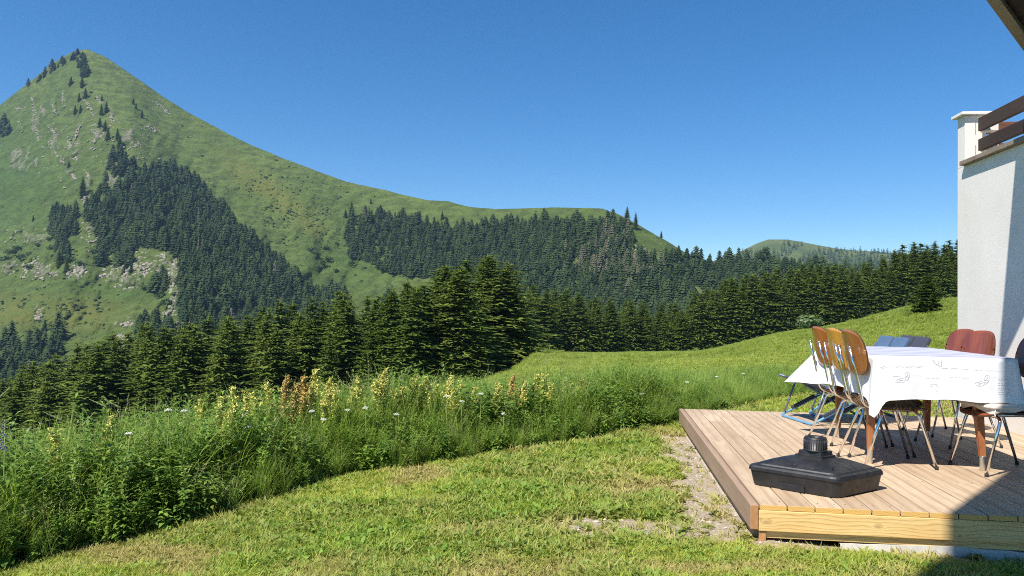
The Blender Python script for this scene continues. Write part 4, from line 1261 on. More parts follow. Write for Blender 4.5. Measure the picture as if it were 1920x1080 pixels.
mb = MB(); mb.box(-.03, .06, .5, DECK_L - .02, -.33, -.194, .008); mb.build("concrete_footing", plain("sandy_footing", (.40, .34, .26), .95, var=.2, vs=20), deck)
# screws
SCREW = plain("screw_steel", (.22, .2, .19), .4, 1.0)
mb = MB()
for k in range(nb):
    for dv in (.03, .115):
        for uu in (.08, .74, 1.4, 2.05, 2.7, 3.35, 3.74):
            mb.lathe([(.0035, -.001), (.0035, .0012)], (.012 + k * (BW + GAP) + dv, uu, 0), 6)
tag(mb.build("screws", SCREW, deck), kind='stuff')

# ------------------------------------------------------------------ house
def stucco():
    t = NT("white_stucco", .9, .1); p = t.pos()
    c = t.mix(t.rng(t.noise(p, 1.6, 6, .6), .35, .7), (.75, .705, .645), (.82, .775, .72))
    c = t.mix(t.rng(t.noise(t.scale(p, (6, 6, .8)), 1, 5), .62, .8, 0, .25), c, (.60, .58, .54))
    t.col(c); t.bump(t.noise(p, 160, 4), .6, .003); return t.m
STUCCO = stucco()
BROWN = deck_wood("dark_stained_board", (.060, .040, .034), (.085, .056, .045), (.035, .024, .02))
EAVE = deck_wood("eave_board", (.40, .33, .25), (.48, .40, .31), (.32, .24, .17), 'x')
STONE = plain("coping_wood", (.26, .20, .15), .8, var=.2, vs=20)
STEEL = plain("steel_bracket", (.45, .42, .40), .4, .8)
WV = 2.735
house = empty("chalet", DECK_O, DECK_RZ)
tag(house, "white rendered chalet corner with brown balcony rails and dark roof overhang", "house")
mb = MB()
mb.box(WV, 7.0, -3.0, 3.957, -1.6, 2.50); mb.build("wall", STUCCO, house)
mb = MB(); mb.box(4.7, 7.0, -2.9, 3.6, 2.503, 5.2); mb.build("sky_fill_block", STUCCO, house)  # unseen upper block, added to keep sky light out of the shaded side
mb = MB(); mb.box(WV - .0, WV + .20, 3.80, 3.957, 2.502, 3.01, .004); mb.build("corner_pillar", STUCCO, house)
mb = MB(); mb.box(WV - .045, WV + .245, 3.755, 4.0, 3.012, 3.04, .004); mb.build("pillar_cap", STUCCO, house)
mb = MB(); mb.box(WV - .055, WV + .17, -3.0, 3.797, 2.502, 2.545, .004); mb.build("coping", STONE, house)
mb = MB(); mb.box(WV + .175, 6.9, 3.80, 3.96, 2.502, 2.52, .003); mb.build("coping", STONE, house)
for z0, z1 in ((2.63, 2.745), (2.825, 2.955)):
    mb = MB(); mb.box(0, .038, 0, 6.6, z0, z1, .004)
    mb.build("balcony_rail", BROWN, house, loc=(WV + .075, -2.9, 0))
    mb = MB(); mb.box(0, .12, 0, .10, z0 - .004, z1 + .002, .003); mb.build("rail_block", STUCCO, house, loc=(WV + .115, 3.64, 0))
for z0, z1 in ((2.615, 2.735), (2.83, 2.95)):
    mb = MB(); mb.box(0, 2.4, 0, .034, z0, z1, .004); mb.build("balcony_rail", deck_wood("dark_red_stained_board_%d" % int(z0 * 10), (.14, .06, .035), (.19, .085, .05), (.08, .04, .03), 'x'), house, loc=(WV + .205, 3.83, 0))
for z0 in (2.635, 2.86):
    for j in range(6):
        mb = MB(); mb.lathe([(.003, 0), (.0045, .003), (0.002, .005)], (0, 0, 0), 8)
        mb.build("bolt", STEEL, house, loc=(WV + .096, 3.797, z0 + j * .020 - .03), rot=(math.pi / 2, 0, 0))
# roof overhang: one plane sloping down to the right and away, with its outer corner over the deck; unseen edges shaped to cast the wall and deck shadows
def roofz(v, u, d=0.0): return 3.7825 - .1502 * (v - 1.406) - .2312 * (u - 1.361) + d
Pc = (1.406, 1.361); Kc = (1.812, 1.097)
Gc = (Kc[0] - .596 * 7.5, Kc[1] - .803 * 7.5)
Ec = (Pc[0] + 2.8 * .7024, Pc[1] + 2.8 * .7117)
OUT = [Pc, Kc, Gc, (Gc[0] + 8, Gc[1] - .5), (Ec[0] + 2.5, Ec[1] - 1.8), Ec]
mb = MB(); mb.loft([[(a, b, roofz(a, b, .03)) for a, b in OUT], [(a, b, roofz(a, b, .12)) for a, b in OUT]]); mb.build("roof_deck", BROWN, house)
def board_along(name, A, B, w, h, mt, drop=0.0):
    A = Vector((A[0], A[1], roofz(*A, drop))); B = Vector((B[0], B[1], roofz(*B, drop)))
    d = B - A; L = d.length
    mb = MB(); mb.box(0, L, -w / 2, w / 2, -h / 2, h / 2, .004)
    o = mb.build(name, mt, house); o.location = A; o.rotation_mode = 'QUATERNION'; o.rotation_quaternion = d.to_track_quat('X', 'Z'); return o
board_along("eave_board", (Pc[0] + .03, Pc[1] - .03), (Ec[0] + .03, Ec[1] - .03), .085, .05, EAVE, .004)
board_along("eave_board", Kc, Pc, .085, .05, EAVE, .004)
board_along("eave_board", Gc, Kc, .085, .05, EAVE, .004)
for k in range(6):
    A = (Pc[0] + .25 + .55 * k, Pc[1] - .15 + .42 * k - .0); B = (A[0] + .84 * 3.2, A[1] - .545 * 3.2)
    board_along("rafter", A, B, .09, .14, BROWN, -.05)

# teal chair on the balcony
TEAL = plain("teal_plastic", (.05, .38, .40), .4)
tc = empty("teal_chair", (*from_vu(WV + .78, 2.72), 2.50), DECK_RZ)
tag(tc, "teal garden chair glimpsed between the balcony rails", "chair")
for a, b in ((-.2, -.2), (.2, -.2), (-.2, .2), (.2, .2)):
    mb = MB(); mb.tube([(a, b, 0), (a * .9, b * .9, .40)], .014, 8); mb.build("leg", TEAL, tc)
mb = MB(); mb.box(-.2, .2, -.2, .2, .39, .415, .008); mb.build("seat", TEAL, tc)
mb = MB(); mb.tube(bend([(-.21, .19, .40), (-.27, .19, .62), (-.27, -.19, .62), (-.21, -.19, .40)], .08), .013, 8); mb.build("backrest", TEAL, tc)

# ------------------------------------------------------------------ parasol base
BLACK = NT("black_plastic", .42, .5); _p = BLACK.obj()
BLACK.col(BLACK.mix(BLACK.rng(BLACK.noise(_p, 14, 4), .4, .75), (.012, .012, .014), (.030, .029, .030)))
BLACK.put(BLACK.b.inputs["Roughness"], BLACK.rng(BLACK.noise(_p, 40, 4), .3, .7, .36, .55)); BLACK.bump(BLACK.noise(_p, 700, 2), .35, .0008); BLACK = BLACK.m
pb = empty("parasol_base", (1.795, 4.405, 0), math.radians(0))
tag(pb, "black plastic parasol base with ribbed screw cap on the deck corner", "parasol base")
BE1 = (.375 / .527, .248 / .527); BE2 = (-.395 / .527, .335 / .527)
def inv_b(x, y):
    d = BE1[0] * BE2[1] - BE1[1] * BE2[0]
    return (x * BE2[1] - y * BE2[0]) / d, (y * BE1[0] - x * BE1[1]) / d
def rsq(w, z, rad=.05, n=5, rot=None):
    pts = []
    for q in range(4):
        a0 = q * math.pi / 2; cx, cy = (w / 2 - rad) * (1 if q in (0, 3) else -1), (w / 2 - rad) * (1 if q < 2 else -1)
        for k in range(n + 1):
            a = a0 + k / n * math.pi / 2
            x, y = cx + rad * math.cos(a), cy + rad * math.sin(a)
            if rot is None:                        # the base is a skewed square
                x, y = x * BE1[0] + y * BE2[0], x * BE1[1] + y * BE2[1]
            pts.append((x, y, z))
    return pts
mb = MB(); mb.loft([rsq(.495, .002), rsq(.502, .008), rsq(.528, .088), rsq(.528, .0885)]); mb.build("body", BLACK, pb)
mb = MB(); mb.loft([rsq(.533, .0885), rsq(.543, .092), rsq(.539, .108), rsq(.527, .119), rsq(.495, .125), rsq(.48, .123), rsq(.465, .131), rsq(.38, .151, .07), rsq(.27, .170, .05), rsq(.17, .179, .03), rsq(.166, .179, .03)]); mb.build("lid", BLACK, pb)
mb = MB(); mb.loft([rsq(.165, .174, .012), rsq(.161, .190, .012), rsq(.138, .193, .010), rsq(.132, .214, .010)]); mb.build("pedestal", BLACK, pb)
mb = MB(); mb.lathe([(.052, .212), (.066, .214), (.066, .222), (.0635, .2225), (.0635, .284), (.058, .293), (.048, .295), (.040, .288), (.040, .262), (.0, .262)], n=48, cap=False)
cap = mb.build("screw_cap", BLACK, pb)
mb = MB()
for k in range(30):
    a = k * 2 * math.pi / 30; c, s = math.cos(a), math.sin(a)
    mb.tube([(c * .0638, s * .0638, .225), (c * .0638, s * .0638, .280)], .0022, 5)
mb.build("grip_rib", BLACK, cap)
def lidz(x, y):
    a, b = inv_b(x, y); w = 2 * max(abs(a), abs(b))
    return float(np.interp(w, [.18, .27, .38, .465], [.174, .166, .149, .131]))
for k, (cx, cy, R_, a0, a1) in enumerate(((.10, -.24, .10, 20, 165), (.06, -.24, .17, 25, 165), (.0, -.24, .24, 45, 165), (-.08, -.24, .28, 80, 150), (.16, .28, .14, 200, 320), (.12, .30, .20, 200, 315))):
    pts = []
    for j in range(19):
        a = math.radians(a0 + (a1 - a0) * j / 18); x, y = cx + R_ * math.cos(a), cy + R_ * math.sin(a) * .85
        w = 2 * max(abs(q_) for q_ in inv_b(x, y))
        if .19 < w < .455: pts.append((x, y, lidz(x, y) + .0005))
    if len(pts) > 3:
        mb = MB(); mb.tube(pts, .0026, 6); mb.build("ridge", BLACK, pb)
d1 = Vector((-.725, .688, 0)); nrm = Vector((-.688, -.725, 0))
fc = Vector((math.cos(math.radians(46.5 + 180)), math.sin(math.radians(46.5 + 180)) * .97, 0))
mb = MB(); mb.box(-.07, .07, -.012, .012, .004, .042, .003)
mb.build("carry_handle", BLACK, pb, loc=(-BE1[0] * .2500, -BE1[1] * .2500, 0), rot=(0, 0, math.atan2(BE2[1], BE2[0])))

# ------------------------------------------------------------------ table
TW = plain("table_wood", (.36, .13, .045), .35, spec=.5, var=.25, vs=9)
TWD = plain("table_top_wood", (.30, .14, .07), .5)
CHROME = NT("chrome", .12, .5); CHROME.b.inputs["Metallic"].default_value = 1.0; CHROME.col((.80, .79, .77)); CHROME.put(CHROME.b.inputs["Roughness"], CHROME.rng(CHROME.noise(CHROME.obj(), 30, 4), .3, .7, .07, .24)); CHROME = CHROME.m
BRASS = plain("ferrule_metal", (.62, .60, .55), .35, .9)
RUBBER = plain("black_rubber", (.02, .02, .02), .7)
T_RZ = -math.radians(8.0)
T_O = Vector((2.40, 4.92, 0)); TWID, TLEN, TZ = .86, 1.36, .742
table = empty("dining_table", T_O, T_RZ)
tag(table, "wooden dining table with tapered metal tipped legs under a white cloth", "table")
mb = MB(); mb.box(.0, TWID, .0, TLEN, TZ - .03, TZ - .004, .006); mb.build("tabletop", TWD, table)
mb = MB(); mb.box(.10, TWID - .10, .14, TLEN - .14, TZ - .12, TZ - .032, .004); mb.build("apron", TW, table)
def tloc(X, Y):
    dx, dy = X - T_O.x, Y - T_O.y
    return dx * math.cos(T_RZ) + dy * math.sin(T_RZ), -dx * math.sin(T_RZ) + dy * math.cos(T_RZ)
for (X, Y), ins in (((2.455, 5.11), (.02, .03)), ((3.10, 4.92), (-.03, .05)), ((2.68, 6.12), (.0, -.03)), ((3.30, 5.93), (-.02, -.03))):
    fx, fy = tloc(X, Y)
    mb = MB(); tp = (fx + ins[0], fy + ins[1], TZ - .05); bt = Vector((fx, fy, .095)); f0 = Vector((fx, fy, 0))
    mb.loft([[(p[0] + sx * w, p[1] + sy * w, p[2]) for sx, sy in ((-.9, -1), (.9, -1), (1, -.9), (1, .9), (.9, 1), (-.9, 1), (-1, .9), (-1, -.9))] for p, w in ((tuple(bt), .017), (tp, .034))])
    lg = mb.build("leg", TW, table)
    mb = MB(); mb.lathe([(.013, 0), (.0155, .004), (.0185, .096), (.0185, .099)], (fx, fy, 0), 16); mb.build("ferrule", BRASS, lg)

# tablecloth: top and skirts in one sheet
def cloth_mat():
    t = NT("tablecloth", .55, .3)
    p = t.obj()
    sx = t.n("ShaderNodeSeparateXYZ"); t.t.links.new(p, sx.inputs[0]); X_, Y_, Z_ = sx.outputs
    top = t.rng(Z_, TZ - .004, TZ + .001)
    nz = t.noise(t.scale(p, (3, 60, 1)), 1, 4)
    pl = t.math('PINGPONG', t.math('ADD', t.math('MULTIPLY', Y_, 9.0), t.math('MULTIPLY', nz, .3)), 1.0)
    lav = t.mix(t.rng(pl, .72, .97, 0, .8), (.56, .57, .68), (.19, .19, .31))
    lav = t.mix(t.rng(nz, .48, .62, 0, .6), lav, (.38, .39, .52))
    zl = t.math('PINGPONG', t.math('ADD', t.math('MULTIPLY', Z_, 11.0), t.math('MULTIPLY', t.noise(t.scale(p, (3, 3, 20)), 1, 3), .35)), 1.0)
    side = t.mix(t.math('MULTIPLY', t.rng(zl, .93, 1.0), t.rng(t.noise(p, 5, 3), .45, .6, 0, .35)), (.86, .855, .85), (.55, .54, .58))
    t.col(t.mix(top, side, lav))
    tr = t.n("ShaderNodeBsdfTranslucent"); tr.inputs[0].default_value = (.8, .78, .72, 1)
    ms = t.n("ShaderNodeMixShader"); ms.inputs[0].default_value = .12
    t.t.links.new(t.b.outputs[0], ms.inputs[1]); t.t.links.new(tr.outputs[0], ms.inputs[2]); t.t.links.new(ms.outputs[0], t.out.inputs[0])
    t.bump(t.noise(t.scale(p, (4, 4, 2)), 1, 3), .25, .02)
    return t.m
CL = cloth_mat()
PER = 2 * (TWID + TLEN)
def perim(s):
    """point, outward normal and corner closeness on the table's rim; s=0 near left, runs right, away, left, back"""
    s = s % PER
    cr = .015
    if s < TWID: p, n = Vector((s, 0)), Vector((0, -1)); e = min(s, TWID - s)
    elif s < TWID + TLEN: q = s - TWID; p, n = Vector((TWID, q)), Vector((1, 0)); e = min(q, TLEN - q)
    elif s < 2 * TWID + TLEN: q = s - TWID - TLEN; p, n = Vector((TWID - q, TLEN)), Vector((0, 1)); e = min(q, TWID - q)
    else: q = s - 2 * TWID - TLEN; p, n = Vector((0, TLEN - q)), Vector((-1, 0)); e = min(q, TLEN - q)
    return p, n, e
CORN = [Vector((0, 0)), Vector((TWID, 0)), Vector((TWID, TLEN)), Vector((0, TLEN))]
def skirt(s, t):
    p, n, e = perim(s)
    near = s % PER < TWID
    drop = .268
    out = .006 + .018 * t
    out += .010 * t * math.sin(s * 21) + .006 * t * math.sin(s * 47 + 1)
    if near: out = .008 + .012 * t + .007 * t * math.sin(s * 13 + .6) + .003 * t * math.sin(s * 41)
    ci = min(range(4), key=lambda k: (CORN[k] - p).length)
    cd = (p - CORN[ci]).length
    diag = Vector(((-1, -1), (1, -1), (1, 1), (-1, 1))[ci]).normalized()
    g = math.exp(-(cd / (.035 if near else .085)) ** 2); g2 = math.exp(-(cd / .22) ** 2)
    vec = n * out
    dz = drop
    if ci == 0: vec = vec + diag * (.035 * g * t); dz += .115 * g
    if ci == 1: vec = vec + diag * (.05 * g * t); dz += .05 * g
    if ci == 2: vec = vec + diag * (.06 * g * t); dz += .07 * g
    if ci == 3: vec = vec + Vector((-1, .12)) * (.185 * g2 * t ** 1.0); dz += .035 * g2
    if not near and (n - Vector((-1, 0))).length < .01: vec = vec + n * (.10 * t * smooth(.55, TLEN - .2, TLEN - (s - 2 * TWID - TLEN)) * .6)
    rnd_ = .012
    dz += .006 * math.sin(s * 9.5 + 1) + .003 * math.sin(s * 23)
    zt = TZ + .002 - rnd_ * (1 - math.cos(min(t * 12, 1) * math.pi / 2)) - dz * t
    q = p + vec
    return Vector((q.x, q.y, zt))
NS, NTT = 240, 14
bmc = bmesh.new()
rows = []
for j in range(NTT + 1):
    rows.append([bmc.verts.new(skirt(i * PER / NS, j / NTT)) for i in range(NS)])
for j in range(NTT):
    for i in range(NS):
        f = bmc.faces.new((rows[j][i], rows[j + 1][i], rows[j + 1][(i + 1) % NS], rows[j][(i + 1) % NS])); f.smooth = True
nx, ny = 24, 36
inner = [[bmc.verts.new((.01 + (TWID - .02) * i / nx, .01 + (TLEN - .02) * j / ny, TZ + .003 + .0012 * math.sin(i * .9 + j * .4))) for i in range(nx + 1)] for j in range(ny + 1)]
for j in range(ny):
    for i in range(nx):
        bmc.faces.new((inner[j][i], inner[j][i + 1], inner[j + 1][i + 1], inner[j + 1][i])).smooth = True
# rim strip between the flat top and the skirts
rimI = [inner[0][i] for i in range(nx + 1)] + [inner[j][nx] for j in range(1, ny + 1)] + [inner[ny][i] for i in range(nx - 1, -1, -1)] + [inner[j][0] for j in range(ny - 1, 0, -1)]
bmc.verts.ensure_lookup_table()
e1 = [bmc.edges.get((rimI[k], rimI[(k + 1) % len(rimI)])) for k in range(len(rimI))]
e2 = [bmc.edges.get((rows[0][i], rows[0][(i + 1) % NS])) for i in range(NS)]
bmesh.ops.bridge_loops(bmc, edges=e1 + e2)
bmesh.ops.recalc_face_normals(bmc, faces=bmc.faces)
mc = bpy.data.meshes.new("tablecloth"); bmc.to_mesh(mc); bmc.free(); mc.materials.append(CL)
cloth = obj("tablecloth", mc, None, None, T_O, (0, 0, T_RZ))
tag(cloth, "white tablecloth printed with sandals hanging over the dining table", "tablecloth")
INK = plain("grey_ink", (.42, .41, .43), .6); INK2 = plain("pale_ink", (.72, .71, .755), .6)
def stroke(name, pts, w, mt):
    """a printed line on the near skirt; pts are (metres along the near edge, metres below the rim)"""
    V = []; T = []
    P = [Vector(p) for p in pts]
    for i, p in enumerate(P):
        d = (P[min(i + 1, len(P) - 1)] - P[max(i - 1, 0)]).normalized(); nn = Vector((-d.y, d.x)) * w / 2
        for q in (p - nn, p + nn):
            a = skirt(min(max(q.x, .001), TWID - .001), q.y / .27); V.append((a.x, a.y - .0016, a.z))
    for i in range(len(P) - 1):
        a = 2 * i; T += [(a, a + 1, a + 3), (a, a + 3, a + 2)]
    return V, T
def print_group(name, strokes, mt):
    VV = []; TT = []
    for pts, w in strokes:
        V, T = stroke(name, pts, w, mt); TT += [tuple(i + len(VV) for i in t) for t in T]; VV += V
    me = mesh_np(name, np.array(VV), np.array(TT)); me.materials.append(mt); return obj(name, me, None, cloth)
def sandal(cx, cy, ang, L=.058, W=.028):
    ca, sa = math.cos(ang), math.sin(ang); st = []
    def m(a, b): return (cx + a * ca - b * sa, cy + a * sa + b * ca)
    st.append(([m(L / 2 * math.cos(t), W / 2 * math.sin(t) * (1 - .22 * math.cos(t))) for t in np.linspace(0, 6.3, 26)], .0016))
    st.append(([m(L * .18, W * .45), m(-L * .02, 0), m(L * .18, -W * .45)], .0034)); st.append(([m(-L * .02, 0), m(-L * .3, 0)], .0026))
    st.append(([m(L * .30, W * .3), m(L * .30, -W * .3)], .0014))
    return st
print_group("sandal_print", sandal(.145, .145, 3.05) + sandal(.187, .118, 1.75) + [([(.172, .16), (.172, .182)], .0012)], INK)
print_group("sandal_print", sandal(.625, .150, 3.0) + sandal(.668, .122, 1.8), INK)
print_group("sandal_print", [([(.335, .004), (.36, .03), (.392, .05)], .002), ([(.355, .006), (.35, .02)], .002), ([(.376, .010), (.38, .03)], .003), ([(.40, .014), (.398, .05)], .003)], INK)
rows_ = []
for j, zz in enumerate((.118, .128, .146, .158, .176, .188, .204, .216)):
    x = .735
    while x < .815:
        l = rnd.uniform(.003, .008); rows_.append(([(x, zz), (x + l, zz - rnd.uniform(0, .004))], .004)); x += l + rnd.uniform(.002, .006)
print_group("lettering_print", rows_, INK2)
lines = []
for a, b, z in ((.0 + .02, .30, .050), (.03, .30, .057), (.40, .56, .060), (.60, .80, .066), (.10, .16, .115), (.30, .40, .125), (.45, .56, .120), (.33, .37, .165), (.33, .38, .180), (.36, .385, .21)):
    x = a
    while x < b:
        l = rnd.uniform(.01, .05); lines.append(([(x, z), (min(b, x + l), z + rnd.uniform(-.001, .001))], rnd.uniform(.001, .003))); x += l + rnd.uniform(.004, .03)
print_group("plank_print", lines, INK2)

# ------------------------------------------------------------------ chairs
def wood_shell(name, a, b, rough=.22):
    t = NT(name, rough, .6); p = t.obj()
    w = t.noise(t.scale(p, (3, 14, 2.2)), 1.0, 5, .6, .6)
    c = t.mix(t.rng(w, .35, .65), a, b)
    c = t.mix(t.rng(t.noise(t.scale(p, (2, 60, 4)), 1, 3), .5, .75, 0, .35), c, tuple(x * .5 for x in a))
    t.col(c); t.b.inputs["Coat Weight"].default_value = .5; t.b.inputs["Coat Roughness"].default_value = .15
    return t.m
SH_ORANGE = wood_shell("orange_varnished_plywood", (.27, .08, .022), (.38, .125, .03))
SH_AMBER = wood_shell("amber_varnished_plywood", (.42, .19, .03), (.56, .28, .05))
SH_BROWN = wood_shell("brown_varnished_plywood", (.24, .088, .026), (.34, .135, .038))
SH_RED = wood_shell("red_brown_varnished_plywood", (.17, .040, .022), (.27, .072, .032))
DARKEDGE = plain("dark_painted_edge", (.012, .014, .03), .25, spec=.6)

PLY_EDGE = plain('plywood_edge', (.07, .035, .02), .4)
def make_chair(mt, label, loc, face, edge=None):
    """face: direction the sitter looks, radians from +X"""
    c = tag(empty("chair", loc, face), label, "chair")
    def shell(fn, nu, nv, th, name, m, nrm):
        bm = bmesh.new(); G = []
        for side in (0, 1):
            G.append([[bm.verts.new(fn(u / nu * 2 - 1, v / nv * 2 - 1, side * th)) for u in range(nu + 1)] for v in range(nv + 1)])
        for side in (0, 1):
            for v in range(nv):
                for u in range(nu):
                    q = [G[side][v][u], G[side][v][u + 1], G[side][v + 1][u + 1], G[side][v + 1][u]]
                    f = bm.faces.new(q if side else q[::-1]); f.smooth = True
        ring = [(v, 0) for v in range(nv)] + [(nv, u) for u in range(nu)] + [(v, nu) for v in range(nv, 0, -1)] + [(0, u) for u in range(nu, 0, -1)]
        for k in range(len(ring)):
            a = ring[k]; b = ring[(k + 1) % len(ring)]
            f = bm.faces.new((G[0][a[0]][a[1]], G[0][b[0]][b[1]], G[1][b[0]][b[1]], G[1][a[0]][a[1]])); f.material_index = 1
        bmesh.ops.recalc_face_normals(bm, faces=bm.faces)
        me = bpy.data.meshes.new(name); bm.to_mesh(me); bm.free(); me.materials.append(m); me.materials.append(edge or PLY_EDGE)
        return obj(name, me, None, c)
    def sq(u, v):                                   # square -> rounded square
        return u * math.sqrt(max(0, 1 - .30 * v * v * v * v)), v * math.sqrt(max(0, 1 - .30 * u * u * u * u))
    def seatf(u, v, d):
        a, b = sq(u, v)
        x = .01 + .205 * a; y = .20 * b
        z = .408 - .012 * (1 - b * b) * (1 - a * a) - .035 * max(0, (a - .55) / .45) ** 2 + .012 * max(0, (-a - .6) / .4) ** 2
        return (x, y, z - d)
    def backf(u, v, d):
        a, b = sq(u, v)
        y = .172 * a * (1 - .07 * max(0, v) - .04 * max(0, -v)); z = .755 + .155 * b - .018 * a * a * (1 if v > 0 else -.5)
        x = -.215 - (z - .60) * .20 + .035 * a * a
        return (x - d, y, z)
    shell(seatf, 14, 14, .011, "seat", mt, 1)
    shell(backf, 16, 12, .011, "backrest", mt, 1)
    R_ = .0105
    for sy in (-1, 1):
        # one bent tube: from the shell down behind the sitter and forward under the seat
        mb = MB(); mb.tube(bend([(-.292, sy * .085, .785), (-.245, sy * .088, .60), (-.205, sy * .095, .41), (-.13, sy * .10, .378), (.15, sy * .105, .375)], .05), R_ * .9, 8)
        t_ = mb.build("back_tube", CHROME, c)
        mb = MB(); mb.lathe([(.013, -.003), (.013, .004), (.008, .008)], (0, 0, 0), 10); mb.build("tube_end", CHROME, t_, loc=(-.2915, sy * .085, .79))
    for nm, xs, xf in (("rear", -.10, -.245), ("front", .12, .235)):
        for sy in (-1, 1):
            fy = .205 if nm == "rear" else .185
            pts = bend([(xs, 0, .368), (xs, sy * .13, .368), (xs + (xf - xs) * .10, sy * .165, .35), (xf, sy * fy, .012)], .035)
            mb = MB(); mb.tube(pts, [R_] * (len(pts) - 1) + [R_ * .8], 8)
            lg = mb.build("leg", CHROME, c)
            mb = MB(); mb.lathe([(.010, 0), (.0125, .003), (.0115, .022)], (xf, sy * fy, 0), 10); mb.build("rubber_foot", RUBBER, lg)
    return c
ch1 = make_chair(SH_ORANGE, "orange varnished chair farthest of three left of the table", (2.70, 5.94, 0), math.radians(1))
ch2 = make_chair(SH_AMBER, "amber chair with dark blue edged back, middle of three left of the table", (2.64, 5.52, 0), math.radians(2), DARKEDGE)
ch3 = make_chair(SH_BROWN, "brown backed chair with fur cushion nearest behind the parasol base", (2.575, 5.12, 0), math.radians(-1))
ch4 = make_chair(SH_RED, "red brown chair half hidden between table and wall, leftmost of the right row", (3.68, 6.42, 0), math.radians(180 + 11))
ch5 = make_chair(SH_RED, "red brown chair in the middle of the row beside the white wall", (3.51, 5.90, 0), math.radians(180 + 13))
ch6 = make_chair(SH_RED, "red brown chair with tied cream cushion nearest at the right picture edge", (3.24, 4.93, 0), math.radians(180 + 2))

ch4.scale = ch5.scale = (.94, .94, .985)
# fur cushion
def fur_cushion():
    V = []; T = []; S = []; r = random.Random(5)
    for k in range(13000):
        a = r.uniform(0, 6.28); ph = r.uniform(-.9, 1.3)
        q = Vector((math.cos(a) * math.cos(ph), math.sin(a) * math.cos(ph), math.sin(ph)))
        f = max(abs(q.x), abs(q.y)) ** .35
        p = Vector((q.x * .175 / f * 1.0, q.y * .18 / f, .458 + q.z * .022 - .012))
        L = r.uniform(.035, .075)
        d = (Vector((q.x, q.y, q.z * .3 - 1.5)) + Vector((r.gauss(0, .4), r.gauss(0, .4), r.gauss(0, .3)))).normalized()
        w = d.cross(q).normalized() * .0022
        i = len(V); V += [p - w, p + w, p + d * L]; T.append((i, i + 1, i + 2)); s = r.random(); S += [s, s, s * .7]
    me = mesh_np("fur", np.array([tuple(v) for v in V]), np.array(T)); fattr(me, "shade", np.array(S))
    t = NT("brown_fur", .9, .1); t.col(t.mix(t.attr("shade").outputs["Fac"], (.07, .038, .02), (.33, .21, .12))); me.materials.append(t.m)
    root = tag(empty("fur_cushion", ch3.location, ch3.rotation_euler.z), "shaggy brown fur cushion on the nearest left chair seat", "cushion")
    mb = MB(); mb.loft([rsq(.30, .405, .08, 5, 0), rsq(.33, .412, .1, 5, 0), rsq(.33, .430, .1, 5, 0), rsq(.29, .440, .1, 5, 0)], smoothed=True)
    mb.build("pad", plain("fur_backing", (.12, .07, .04), .9), root)
    o = obj("fur", me, None, root)
fur_cushion()

# cream cushion with ties on the nearest right chair
CREAM = NT("cream_cotton", .85, .1); CREAM.col(CREAM.mix(CREAM.rng(CREAM.noise(CREAM.obj(), 9, 4), .35, .7), (.62, .52, .42), (.74, .66, .56))); CREAM.bump(CREAM.noise(CREAM.obj(), 14, 4), .5, .01); CREAM = CREAM.m
WHITEC = plain("white_cotton", (.80, .79, .77), .8, var=.05)
root = tag(empty("seat_cushion", ch6.location, ch6.rotation_euler.z), "cream seat cushion tied with white bows to the nearest right chair", "cushion")
mb = MB(); mb.loft([rsq(.34, .413, .07, 5, 0), rsq(.40, .425, .08, 5, 0), rsq(.405, .443, .08, 5, 0), rsq(.34, .455, .08, 5, 0)], smoothed=True); mb.build("pad", CREAM, root)
bmx = bmesh.new(); N_ = 60; R1 = []
for j in range(5):
    row = []
    for i in range(N_):
        a = i / N_ * 2 * math.pi; f = max(abs(math.cos(a)), abs(math.sin(a))) ** .6
        x, y = .198 * math.cos(a) / f, .200 * math.sin(a) / f
        dr = (.052 * (.35 + .65 * abs(math.sin(a * 2)) ** 1.5)) * j / 4
        row.append(bmx.verts.new((x * (1 + .02 * j / 4 * math.sin(a * 11)), y * (1 + .02 * j / 4 * math.cos(a * 9)), .441 - dr)))
    R1.append(row)
for j in range(4):
    for i in range(N_): bmx.faces.new((R1[j][i], R1[j + 1][i], R1[j + 1][(i + 1) % N_], R1[j][(i + 1) % N_])).smooth = True
me = bpy.data.meshes.new("skirt"); bmx.to_mesh(me); bmx.free(); me.materials.append(CREAM); obj("skirt", me, None, root)
for sx, sy in ((1, 1), (-1, 1)):
    for q in range(2):
        x0, y0 = .17 * sx, .175 * sy
        pts = [(x0, y0, .42), (x0 + .02 * sx, y0 + .015 + .02 * q, .40), (x0 + .03 * sx * (1 if q else .4), y0 + .03, .36), (x0 + (.045 if q else .02) * sx, y0 + .025, .32 - .03 * q)]
        bmx = bmesh.new(); prev = None
        P_ = bend(pts, .02, 4)
        for k, p_ in enumerate(P_):
            wv = Vector((.35, .6, .25)).normalized() * (.007 + .006 * k / len(P_))
            a_, b_ = bmx.verts.new(p_ - wv), bmx.verts.new(p_ + wv)
            if prev: bmx.faces.new((prev[0], prev[1], b_, a_)).smooth = True
            prev = (a_, b_)
        me = bpy.data.meshes.new("tie"); bmx.to_mesh(me); bmx.free(); me.materials.append(WHITEC)
        o = obj("tie", me, None, root); md = o.modifiers.new("thick", 'SOLIDIFY'); md.thickness = .002

